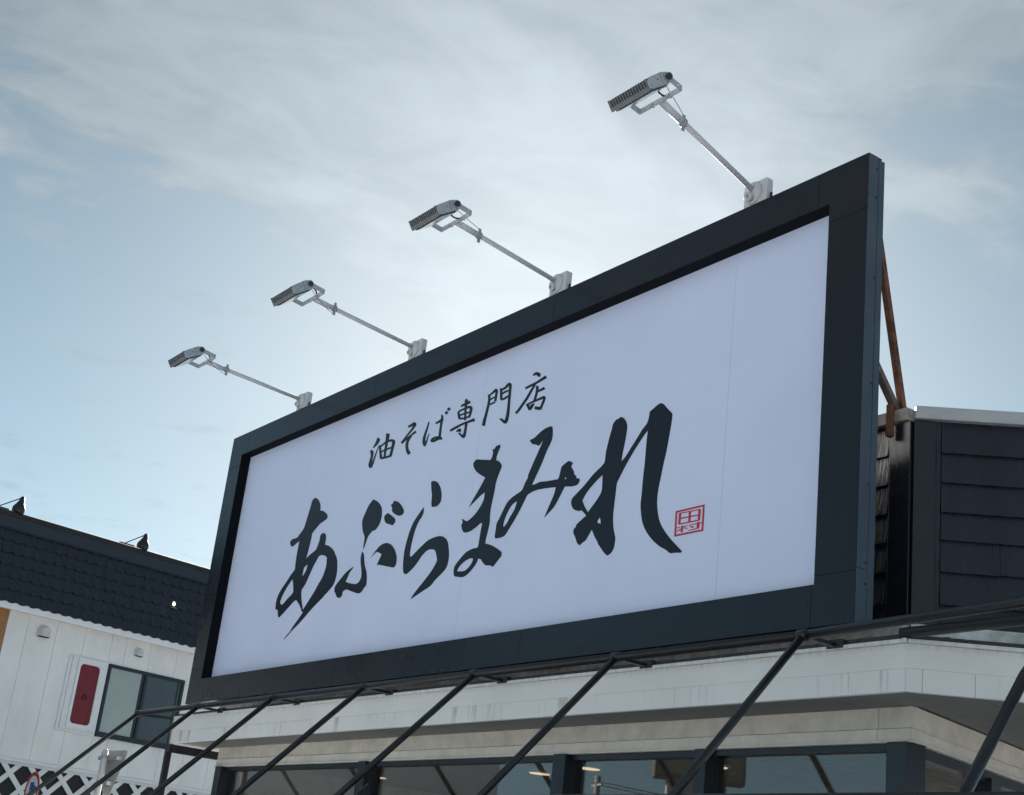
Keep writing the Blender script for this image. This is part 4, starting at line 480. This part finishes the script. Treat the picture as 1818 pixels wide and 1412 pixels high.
# steel braces between the billboard's back and the roof edge
for i, x in enumerate((-5.515, -8.3, -11.2, -14.1)):
    MB().bar((x, .145, 5.74), (x, .405, 4.652), .036, .038, (1, 0, 0)).build('brace', 'rust', bb, label='rusty orange steel brace' if i == 0 else None)
    MB().bar((x-.03, .145, 4.945), (x-.03, .385, 4.655), .035, .045, (1, 0, 0)).build('brace', 'rust_grey', bb)
    MB().box(x-.052, x-.014, .318, .352, 4.478, 4.682).build('brace_bracket', 'rust', bb, bevel=.003)

# ================================================================ floodlights on the billboard's top edge
def floodlight(X, ang, ln, pitch, wire, label, koff=.125):
    zb = 6.2325; t = thing('floodlight', (X, .02, zb), label, 'floodlight', group='floodlights on arms along the top of the billboard')
    MB().prism([(X-.108, zb), (X+.108, zb), (X+.108, zb+.158), (X+.10, zb+.166), (X-.10, zb+.166), (X-.108, zb+.158)], 'y', .0, .055).build('base_plate', 'white_lamp', t, bevel=.004)
    c = Vector((X-.02, .0, zb+.085))
    MB().lathe([(0, .082), (.008, .082), (.014, .078), (.030, .060), (.036, .03)], c, (0, -1, 0), 28).build('knuckle', 'white_lamp', t)
    MB().lathe([(0, .032), (.026, .028), (.030, .018)], c+Vector((.005, -.028, -.042)), (0, -1, -.15), 18).build('knob', 'white_lamp', t)
    MB().lathe([(0, .012), (.012, .011)], c+Vector((.005, -.056, -.046)), (0, -1, -.15), 6, smooth=False).build('bolt', 'galvanised', t)
    MB().lathe([(0, .006), (.004, .006)], c+Vector((.055, -.022, .01)), (0, -1, 0), 8).build('bolt', 'screw', t)
    MB().box(X+.118, X+.134, .02, .03, zb-.005, zb+.05).build('cable_clip', 'iron', t)
    b = Vector((X, -.03, zb+.095)); d = Vector((0, -math.cos(ang), math.sin(ang))); tip = b+d*ln
    arm = MB().tube(b, tip-d*.02, .0195, 16).build('arm', 'white_lamp', t)
    MB().tube(tip-d*.20, tip, .0245, 16).build('sleeve', 'white_lamp', arm)
    cl = tip-d*.215
    MB().lathe([(-.012, .031), (.012, .031)], cl, d, 16).box(X-.006, X+.006, cl.y-.012, cl.y+.012, cl.z-.058, cl.z+.058).build('clamp', 'galvanised', arm, bevel=.002)
    # yoke
    K = tip+Vector((0, -koff, .034 if koff < .13 else .026)) ; hw = .205
    y = MB(); cr = tip+Vector((0, -.005, .004))
    y.box(X-hw-.003, X+hw+.003, cr.y-.003, cr.y+.003, cr.z-.021, cr.z+.021)
    for s in (-1, 1): y.bar((X+s*hw, cr.y-.002, cr.z), (X+s*hw, K.y-.01, K.z+.002), .006, .042, (0, 0, 1))
    y.build('yoke', 'lamp_grey', t, bevel=.0015)
    for s in (-1, 1):
        MB().lathe([(0, .016), (.008, .016), (.008, .009), (.026, .009)], (X+s*.085, cr.y-.006, cr.z-.004), (0, 1, 0), 8, smooth=False).build('bolt', 'galvanised', t)
        MB().lathe([(0, .0065), (.0045, .0065)], (X+s*(hw+.001), cr.y-.03, cr.z+.008), (s, 0, 0), 10).build('bolt', 'sign_paint_white', t)
    # head
    e1 = Vector((0, -math.cos(pitch), -math.sin(pitch))); e2 = Vector((0, -math.sin(pitch), math.cos(pitch)))
    def H(x, a, c): return Vector((X+x, 0, 0))+Vector((0, K.y, K.z))+e1*a*1.03+e2*c*1.2
    body = MB(H).prism([(-.045, -.020), (-.015, -.034), (.152, -.034), (.152, .020), (.135, .034), (.02, .040), (-.03, .030), (-.045, .012)], 'x', -.186, .186).build('lamp_head', 'lamp_grey', t, bevel=.003)
    f = MB(H)
    MB(H).box(-.186, .186, .1523, .1575, -.034, .026).build('fin_backing', 'lamp_dark', body)
    for k in range(15):
        x0 = -.178+k*.0252; f.box(x0, x0+.0095, .1577, .178, -.012, .028)
    f.box(-.186, .186, .158, .1805, -.036, -.0125).box(-.186, -.1795, .158, .181, -.0123, .030).box(.1795, .186, .158, .181, -.0123, .030).build('cooling_fins', 'lamp_fin', body)
    for s in (-1, 1):
        MB(H).prism([(-.042, -.022), (-.012, -.032), (.150, -.032), (.176, -.026), (.172, .016), (.135, .031), (.02, .037), (-.028, .028), (-.042, .010)], 'x', s*.1865, s*.1965).build('end_plate', 'lamp_grey', body, bevel=.003)
        kp = H(s*.1965, 0, 0)
        MB().lathe([(0, .014), (.016, .014), (.016, .023), (.032, .023), (.034, .012), (.040, .012)], kp, (s, 0, 0), 12, smooth=False).build('pivot_knob', 'lamp_dark', body)
        MB().lathe([(0, .005), (.002, .004)], H(s*.1966, .085, .006), (s, 0, 0), 8).build('screw', 'screw', body)
    MB(H).box(.1967, .1972, .052, .0545, -.026, .034).build('joint_line', 'screw', body)
    rim = MB(H).box(-.180, .180, .000, .150, -.040, -.0345).build('lens_rim', 'lamp_dark', body)
    MB(H).box(-.170, .170, .010, .140, -.043, -.0405).build('lens', 'lens', rim)
    # cable and safety wire
    p0, p3 = H(.05, -.03, -.02), cr+Vector((.03, .004, .0)); p1 = p0+Vector((0, .05, -.055 if wire else .10)); p2 = p3+Vector((0, .035, .05))
    pts = [p0*(1-q)**3+p1*3*q*(1-q)**2+p2*3*q*q*(1-q)+p3*q**3 for q in [i/10 for i in range(11)]]
    MB().path(pts, .0065, 8).build('cable', 'cable_black', t)
    p0, p3 = H(.12, -.04, -.01), cl+Vector((0, 0, .05 if wire else -.05)); mid = (p0+p3)/2+Vector((.02, 0, -.02 if wire else -.06))
    pts = [p0*(1-q)**2+mid*2*q*(1-q)+p3*q*q for q in [i/10 for i in range(11)]]
    MB().path(pts, .0022, 6).build('safety_wire', 'cable_black', t)
    return t
floodlight(-6.47, R(20.1), .90, R(38), True, 'grey floodlight on a raised arm, nearest the right end of the billboard')
floodlight(-8.68, R(8.8), .975, R(34), True, 'grey floodlight on the billboard\'s top edge, second from its right end', .14)
floodlight(-10.84, R(6.5), 1.05, R(36), False, 'grey floodlight on the billboard\'s top edge, third from its right end', .15)
floodlight(-13.06, R(4.2), 1.055, R(31), False, 'grey floodlight farthest left on the billboard\'s top edge', .16)

# ================================================================ awning frame (bare pipes) in front of the fascia
aw = thing('awning_frame', (-10, -.25, 2.2), 'bare black pipe awning frame leaning out in front of the shop fascia', 'awning frame')
RP = .0265; YP, ZP = -.25, 3.178
MB().tube((-15.30, YP, ZP), (-5.611, YP, ZP), RP, 18).tube((-5.611, YP, ZP), (-1.5, YP, 3.282), RP, 18).build('top_rail', 'pipe_black', aw)
MB().tube((-5.14, .0, 3.197), (-1.2, .0, 3.197), .029, 18).build('rear_rail', 'pipe_black', aw)
for i, x in enumerate((-15.30, -13.71, -12.06, -10.43, -8.825, -7.216, -5.611)):
    a = R(45.5 if i < 5 else 47.0 if i == 5 else 48.6); L = 1.62
    MB().tube((x, YP-.01, ZP-.012), (x, YP-math.cos(a)*L, ZP-math.sin(a)*L), .0225, 16).build('rafter', 'pipe_black', aw)
    MB().lathe([(-.035, .030), (-.03, .0325), (.03, .0325), (.035, .030)], (x, YP, ZP), (1, 0, 0), 16).build('joint_collar', 'pipe_black', aw)
    if i: 
        MB().bar((x+.02, YP+.01, ZP-.008), (x+.02, .06, ZP-.012), .03, .022).build('strut', 'pipe_black', aw)
        MB().box(x-.04, x+.08, -.03, .09, ZP-.03, ZP+.02).build('strut_shoe', 'eave_dark', aw, bevel=.006)
MB().tube((-3.90, -.66, 2.772), (-3.90, -1.42, 1.72), .026, 16).build('rafter', 'pipe_black', aw)
MB().tube((-3.90, YP, 3.221), (-3.90, -.66, 2.772), .026, 16).build('rafter', 'pipe_black', aw)
MB().tube((-9.2, -1.086, 2.192), (-1.2, -1.086, 2.226), .014, 12).build('lower_rail', 'pipe_black', aw)
MB().prism([(-1.02, 2.30), (-.99, 2.16), (-1.0, 2.02), (-1.06, 2.02), (-1.11, 2.13), (-1.09, 2.24)], 'x', -8.80, -8.775).build('hinge_plate', 'pipe_black', aw, bevel=.004)
for x, y in ((-14.96, .03), (-15.0, 1.35)):
    MB().bar((x, y, 0), (x, y, 3.16 if y < 1 else 2.9), .06, .06, (0, 1, 0)).build('post', 'pipe_black', aw, bevel=.004)
MB().bar((-15.28, YP+.02, ZP-.01), (-14.94, .05, 3.15), .03, .03).build('strut', 'pipe_black', aw)
MB().box(-14.935, -14.875, .0, 1.9, 2.80, 2.885).build('side_beam', 'pipe_black', aw, bevel=.004)
MB().box(-14.96, -14.86, 1.28, 1.46, 2.755, 2.80).build('beam_shoe', 'pipe_black', aw, bevel=.004)

# ================================================================ two-storey building at the left
LB = thing('two_storey_building', (-29.62, 4.44, 0), 'two-storey white building with black tiled mansard and red framed panel, left of the billboard', 'building', rz=R(101))
ROOT[LB.name] = Vector((0, 0, 0))     # parts are given in its own axes: x along the wall, -y outwards
UA, UB = -16.0, 7.0
MB().box(UA, UB, .004, 9, 3.3, 7.9).build('wall_core', 'siding_white', LB)
MB().box(UA, UB, .012, 9, 0, 3.3).build('ground_floor_wall', 'dark_backing', LB)
sm_ = [-2.09-.64*k for k in range(1, 22)][::-1]+[-2.09, -1.45, -.81, -.18, .17, .77, 1.43, 2.05, 2.69, 3.33, 3.97, 4.61, 5.25, 5.9, 6.5, UB]
sm_[sm_.index(-2.73)] = -2.53
for a, b in zip(sm_, sm_[1:]):
    brown = -3.8 < (a+b)/2 < -2.53
    MB().box(a+.003, b-.003, -.014, .004, 3.43, 6.2).build('siding_panel', 'siding_brown' if brown else 'siding_white', LB, bevel=.002)
MB().box(UA, UB, -.42, -.395, 6.115, 6.25).build('eave_fascia', 'trim_white', LB, bevel=.004)
MB().box(UA, UB, -.394, .0, 6.17, 6.2).build('eave_soffit', 'siding_white', LB)
MB().add([(UA, -.40, 6.25), (UB, -.40, 6.25), (UB, -.02, 7.76), (UA, -.02, 7.76)], [(0, 1, 2, 3)]).build('mansard_slope', 'dark_backing', LB)
MB().box(UA, UB, -.135, .5, 7.715, 7.935).build('roof_board', 'roof_board', LB, bevel=.004)
MB().box(UA, UB, -.115, .5, 7.690, 7.713).build('roof_trim', 'roof_board', LB)
MB().lathe([(0, .07), (UB-UA, .07)], (UA, -.085, 7.985), (1, 0, 0), 14).build('ridge_cap', 'roof_cap', LB)
MB().box(UA, UB, -.05, 9, 7.94, 7.99).build('roof', 'roof_cap', LB)
# roof tiles: one mesh, copied piece by piece
TWD, ROWS = .2335, 6; zt0, zt1 = 6.245, 7.71; yt0, yt1 = -.41, -.06; PZ = (zt1-zt0)/ROWS; PYY = (yt1-yt0)/ROWS
def tile_mesh():
    m = MB(); n = 12; cols = []
    for i in range(n+1):
        s = i/n
        if s < .66: o = -.004*math.sin(math.pi*s/.66); dz = -.019*math.sin(math.pi*s/.66)**.7
        else: o = .030*max(math.sin(math.pi*(s-.66)/.34), 0)**.8; dz = .020*max(math.sin(math.pi*(s-.66)/.34), 0)
        cols.append((s*TWD, o, dz))
    vs = []
    for x, o, dz in cols:
        vs += [(x, PYY-.004-o, PZ+.02), (x, -.030-o, dz), (x, -.002-o*.6, dz-.003)]
    fs = []
    for i in range(n):
        a, b = i*3, (i+1)*3; fs += [(a, b, b+1, a+1), (a+1, b+1, b+2, a+2)]
    m.add(vs, fs, True); return m
first_tile = tile_mesh().build('roof_tile', 'tile_black', LB)
e_ = first_tile.modifiers.new('edges', 'EDGE_SPLIT'); e_.split_angle = R(50)
placed = 0
for r in range(ROWS):
    for c in range(34):
        u = -4.70+c*TWD; loc = (u, yt0+PYY*r+random.uniform(-.003, .003), zt0+PZ*r+random.uniform(-.002, .002))
        if placed == 0: first_tile.location = loc
        else: copy_obj(first_tile, LB, loc, (random.uniform(-.006, .006), 0, 0))
        placed += 1
far = MB(); src = tile_mesh()
for r in range(ROWS):
    for c in list(range(-48, 0))+list(range(34, 50)):
        u = -4.70+c*TWD; far.add([(v.x+u, v.y+yt0+PYY*r, v.z+zt0+PZ*r) for v in src.v], src.f, True)
ft = far.build('roof_tiles_beyond', 'tile_black', LB, kind='stuff'); ft.modifiers.new('edges', 'EDGE_SPLIT').split_angle = R(50)
# window with two sliding sashes
wn_ = MB().box(-.155, 1.72, -.055, -.016, 5.505, 5.575).box(-.155, 1.72, -.065, -.016, 4.10, 4.205).box(-.155, -.085, -.055, -.016, 4.206, 5.504).box(1.65, 1.72, -.055, -.016, 4.206, 5.504).build('window', 'frame_black', LB, bevel=.003)
MB().box(.735, .80, -.058, -.016, 4.2065, 5.5035).box(.66, .733, -.036, -.016, 4.2065, 5.5035).build('sash_stile', 'frame_black', wn_, bevel=.003)
MB().box(-.084, .659, -.030, -.0165, 4.207, 5.503).build('pane', 'pane_light', wn_, label='pale frosted left pane')
MB().box(.801, 1.649, -.028, -.0165, 4.207, 5.503).build('pane', 'pane_dark', wn_, label='dark right pane')
MB().box(1.56, 1.60, -.034, -.0285, 4.207, 5.503).build('sash_stile', 'frame_black', wn_)
# stepped white surround with the red panel
nf = MB().box(-1.07, -.165, -.045, -.0155, 4.08, 5.60).build('niche', 'trim_white', LB, bevel=.012)
MB().box(-1.00, -.195, -.075, -.0452, 4.135, 5.575).build('niche_step', 'trim_white', nf, bevel=.012)
def rr(x0, x1, z0, z1, c): return [(x0+c, z0), (x1-c, z0), (x1-c*.3, z0+c*.3), (x1, z0+c), (x1, z1-c), (x1-c*.3, z1-c*.3), (x1-c, z1), (x0+c, z1), (x0+c*.3, z1-c*.3), (x0, z1-c), (x0, z0+c), (x0+c*.3, z0+c*.3)]
inner = rr(-.815, -.365, 4.26, 5.45, .07); oc = [(-.94, 4.19), (-.22, 4.19), (-.22, 5.55), (-.94, 5.55)]
m = MB(); ringv = []
def sq(p):
    x, z = p; cx, cz = -.59, 4.855
    k = min(.36/abs(x-cx) if abs(x-cx) > 1e-6 else 9, .695/abs(z-cz) if abs(z-cz) > 1e-6 else 9); return (cx+(x-cx)*k+.01, cz+(z-cz)*k+.015)
n_ = len(inner); outer = [sq(p) for p in inner]
vs = [(x, -.105, z) for x, z in inner]+[(x, -.105, z) for x, z in outer]+[(x, -.0752, z) for x, z in inner]+[(x, -.0752, z) for x, z in outer]
fs = [(i, (i+1) % n_, n_+(i+1) % n_, n_+i) for i in range(n_)]+[(i, 2*n_+i, 2*n_+(i+1) % n_, (i+1) % n_) for i in range(n_)]+[(n_+i, n_+(i+1) % n_, 3*n_+(i+1) % n_, 3*n_+i) for i in range(n_)]
m.add(vs, fs).build('niche_step', 'trim_white', nf)
MB().prism(rr(-.82, -.36, 4.255, 5.455, .07), 'y', -.082, -.0753).build('red_panel', 'niche_red', nf, label='dark red panel with ring handle')
rg = MB()
for k in range(16):
    a, b = 2*math.pi*k/16, 2*math.pi*(k+1)/16; rg.tube((-.585+.045*math.cos(a), -.092, 4.80+.045*math.sin(a)), (-.585+.045*math.cos(b), -.092, 4.80+.045*math.sin(b)), .009, 6)
rg.tube((-.585, -.0825, 4.85), (-.585, -.1, 4.85), .014, 8).build('ring_handle', 'iron', nf)
# vent hoods
for u, z, s in ((-1.75, 5.90, .115), (.47, 5.93, .085)):
    h = MB(); n = 10; prof = [(math.cos(math.pi*i/n), math.sin(math.pi*i/n)) for i in range(n+1)]
    for j, (dy, k) in enumerate(((-.016, 1.0), (-.09, .98), (-.13, .86), (-.15, .6))):
        h.v += [Vector((u, dy*s/.1, z-s*.9))+Vector((s*k, 0, 0))]+[Vector((u+s*k*c, dy*s/.1, z+s*k*q)) for c, q in prof]+[Vector((u-s*k, dy*s/.1, z-s*.9))]
    w_ = n+3
    for j in range(3):
        for i in range(w_-1): h.f.append((j*w_+i, j*w_+i+1, (j+1)*w_+i+1, (j+1)*w_+i)); h.sm.append(True)
    h.f.append(tuple(range(3*w_, 4*w_))); h.sm.append(False)
    vh = h.build('vent_hood', 'pole_white', LB)
    MB().box(u-s*.93, u+s*.93, -.13*s/.1, -.016, z-s*1.0, z-s*.90).build('vent_grille', 'dark_backing', vh)
# moulding and lattice
MB().box(UA, UB, -.045, .012, 3.345, 3.425).build('moulding', 'trim_white', LB, bevel=.018)
MB().box(UA, UB, -.03, .012, 3.305, 3.343).build('moulding', 'trim_white', LB, bevel=.008)
LZ0, LZ1, SW = 1.6, 3.30, .10
def strip(u, sg, y):
    h = LZ1-LZ0; w2 = SW*.7071
    pts = [(u-w2, LZ0), (u+w2, LZ0), (u+w2+sg*h, LZ1), (u-w2+sg*h, LZ1)]
    MB().prism(pts, 'y', y-.012, y).build('lattice_strip', 'lattice_white', LB)
for k in range(-11, 16):
    strip(k*.575+.12, 1, -.002); strip(k*.575+.32, -1, -.0145)
# small lamps on this building's roof
def roof_spot(u, label):
    M4 = Matrix.Rotation(R(101), 4, 'Z'); O = Vector((-29.62, 4.44, 0))
    def W(x, y, z): return O+M4 @ Vector((x, y, z))
    b = W(u, -.07, 8.05); t = thing('roof_spotlight', b, label, 'spotlight', group='black spotlights on the tiled roof')
    MB(W).box(u-.52, u-.18, -.12, -.02, 8.045, 8.075).build('foot', 'iron', t, bevel=.01)
    MB(W).tube((u-.40, -.07, 8.07), (u+.06, -.07, 8.375), .011, 8).build('stay', 'cable_black', t)
    MB(W).lathe([(0, .02), (.02, .045), (.10, .055), (.17, .085), (.24, .125), (.30, .13), (.36, .115), (.38, .1)], (u+.075, -.07, 8.40), (-.16, -.05, -1), 16).build('head', 'iron', t)
    MB(W).box(u+.03, u+.07, -.09, -.05, 8.04, 8.2).build('bracket', 'iron', t)
roof_spot(-2.90, 'small black spotlight on the tiled roof at the left picture edge')
roof_spot(.01, 'small black spotlight on the tiled roof nearer the billboard')
def tile_lamp():
    M4 = Matrix.Rotation(R(101), 4, 'Z'); O = Vector((-29.62, 4.44, 0))
    def W(x, y, z): return O+M4 @ Vector((x, y, z))
    t = thing('roof_lamp', W(1.03, -.28, 7.0), 'tiny lit lamp on the black roof tiles near the billboard', 'lamp')
    MB(W).lathe([(0, .008), (.02, .025), (.05, .034), (.08, .028), (.095, .008)], (.91, -.31, 7.10), (.15, -.1, -1), 12).build('bulb', 'warm_lamp', t)
    MB(W).bar((.91, -.2, 6.99), (.95, -.36, 6.965), .08, .01).build('reflector', 'coping_old', t)
mat('warm_lamp', (1, .9, .72), .4, emit=.55)
tile_lamp()

# ================================================================ road signs
def stop_sign():
    h = Vector((math.cos(R(5)), math.sin(R(5)), 0)); nn = Vector((-h.y, h.x, 0))
    P = Vector(STOP_P); ztop = STOP_Z
    t = thing('road_sign', (P.x, P.y, 0), 'grey back of a triangular road sign on a white pole, lower left', 'road sign')
    def W(a, o, z): return P+h*a+nn*o+Vector((0, 0, z))
    MB().tube((P.x, P.y, 0), (P.x, P.y, ztop-.02), .038, 16).lathe([(0, .038), (.02, .025), (.025, .005)], (P.x, P.y, ztop-.02), (0, 0, 1), 16).build('pole', 'pole_white', t)
    r = .045; V3 = [(-.40, ztop), (.40, ztop), (0, ztop-.693)]
    C3 = [(-.40+r*1.732, ztop-r), (.40-r*1.732, ztop-r), (0, ztop-.693+2*r)]
    pts = []
    for (cx, cz), a0 in zip(C3, (90, -30, 210)):
        for k in range(5):
            a = R({(90): 210-k*30, (-30): 90-k*30, (210): -30-k*30}[a0]); pts.append((cx+r*math.cos(a), cz+r*math.sin(a)))
    plate = MB(W).prism(pts, 'y', .118, .122).build('plate', 'sign_back', t)
    for z in (ztop-.10, ztop-.40):
        wdt = .26 if z > ztop-.2 else .12
        MB(W).box(-wdt, wdt, .040, .1175, z-.022, z+.022).build('rail', 'galvanised', plate)
        MB().lathe([(-.018, .043), (.018, .043)], (P.x, P.y, z), (0, 0, 1), 14).build('clamp', 'galvanised', plate)
def round_sign():
    P = Vector(ROUND_P); h = Vector((math.cos(R(4)), math.sin(R(4)), 0)); nn = Vector((-h.y, h.x, 0)); c = ROUND_Z
    t = thing('prohibition_sign', (P.x, P.y, 0), 'round white road sign with red ring and blue pictogram at the lower left', 'road sign')
    def W(a, o, z): return P+h*a+nn*o+Vector((0, 0, z))
    o = -1   # faces the viewer's side
    def disc(r0, r1, y0, y1, n=40):
        m = MB(W); vs = []; fs = []
        for i in range(n):
            a = 2*math.pi*i/n
            vs += [(r0*math.cos(a), y0, c+r0*math.sin(a)), (r1*math.cos(a), y0, c+r1*math.sin(a)), (r1*math.cos(a), y1, c+r1*math.sin(a)), (r0*math.cos(a), y1, c+r0*math.sin(a))]
        for i in range(n):
            a, b = i*4, ((i+1) % n)*4
            fs += [(a, b, b+1, a+1), (a+1, b+1, b+2, a+2), (a+2, b+2, b+3, a+3), (a+3, b+3, b, a)]
        return m.add(vs, fs)
    MB().tube((P.x, P.y, 0), (P.x, P.y, c+.2), .03, 14).build('pole', 'pole_white', t)
    pl = disc(.002, .30, -.05, -.046).build('plate', 'sign_paint_white', t)
    disc(.235, .30, -.053, -.0505).build('red_ring', 'sign_red', pl)
    MB(W).box(-.10, .06, -.053, -.0505, c-.005, c+.13).box(.07, .14, -.053, -.0505, c-.005, c+.08).box(-.10, .14, -.053, -.0505, c-.04, c-.01).build('pictogram', 'sign_blue', pl)
    MB(W).box(-.05, .05, -.0455, -.03, c+.02, c+.06).build('clamp', 'galvanised', pl)
STOP_P = (-17.947, .427, 0); STOP_Z = 2.968; ROUND_P = (-24.85, 1.84, 0); ROUND_Z = 2.676
stop_sign(); round_sign()

# ================================================================ across the lot, behind the viewer: seen mirrored in the shop windows
def street_lamp():
    P = Vector((-43.9, -20.1, 0)); t = thing('street_lamp', P, 'double-armed street lamp mirrored in the shop window', 'street lamp')
    MB().tube(P, P+Vector((0, 0, 5.85)), .10, 14, .06).build('post', 'galvanised', t)
    for s, l, zz in ((1, .55, .22), (-1, .5, .04)):
        q = P+Vector((0, 0, 5.8)); e = q+Vector((.25*s, -l*s, zz+.2))
        arm = MB().tube(q, e, .03, 10).build('arm', 'galvanised', t)
        MB().lathe([(0, .04), (.05, .10), (.16, .12), (.26, .10), (.30, .04)], e, (.4*s, -.9*s, .05), 14).build('lamp_head', 'galvanised', arm)
street_lamp()
def utility_pole():
    P = Vector((-38.8, -23.6, 0)); t = thing('utility_pole', P, 'concrete utility pole with cross arm mirrored in the shop window', 'utility pole')
    MB().tube(P, P+Vector((0, 0, 6.3)), .14, 14, .10).build('pole', 'pole_concrete', t)
    MB().bar(P+Vector((-.5, -.2, 6.0)), P+Vector((.5, .2, 6.0)), .07, .07).build('cross_arm', 'galvanised', t)
    for k in (-1, 1):
        a = P+Vector((.42*k, .17*k, 6.07)); pts = [a+Vector((9*q, -16*q, -1.6*q*(1-q))) for q in [i/12 for i in range(13)]]
        MB().path(pts, .014, 6).build('wire', 'cable_black', t)
utility_pole()
def pylon():
    P = Vector((-18.6, -9.4, 0)); t = thing('pylon_sign', P, 'yellow and brown pylon sign on a column mirrored in the shop window', 'pylon sign')
    d = Vector((.58, -.81, 0)); n = Vector((.81, .58, 0))
    def W(a, o, z): return P+d*a+n*o+Vector((0, 0, z))
    MB(W).box(-.22, .22, -.12, .12, 0, 4.0).build('column', 'canopy_cream', t)
    MB(W).box(-.45, 1.05, -.2, .2, 4.0, 5.4).build('sign_box', 'sign_brown', t, bevel=.02)
    for k in (-1, 1): MB(W).box(-.38, .98, k*.2, k*.22, 4.08, 5.32).build('sign_face', 'sign_yellow', t)
pylon()
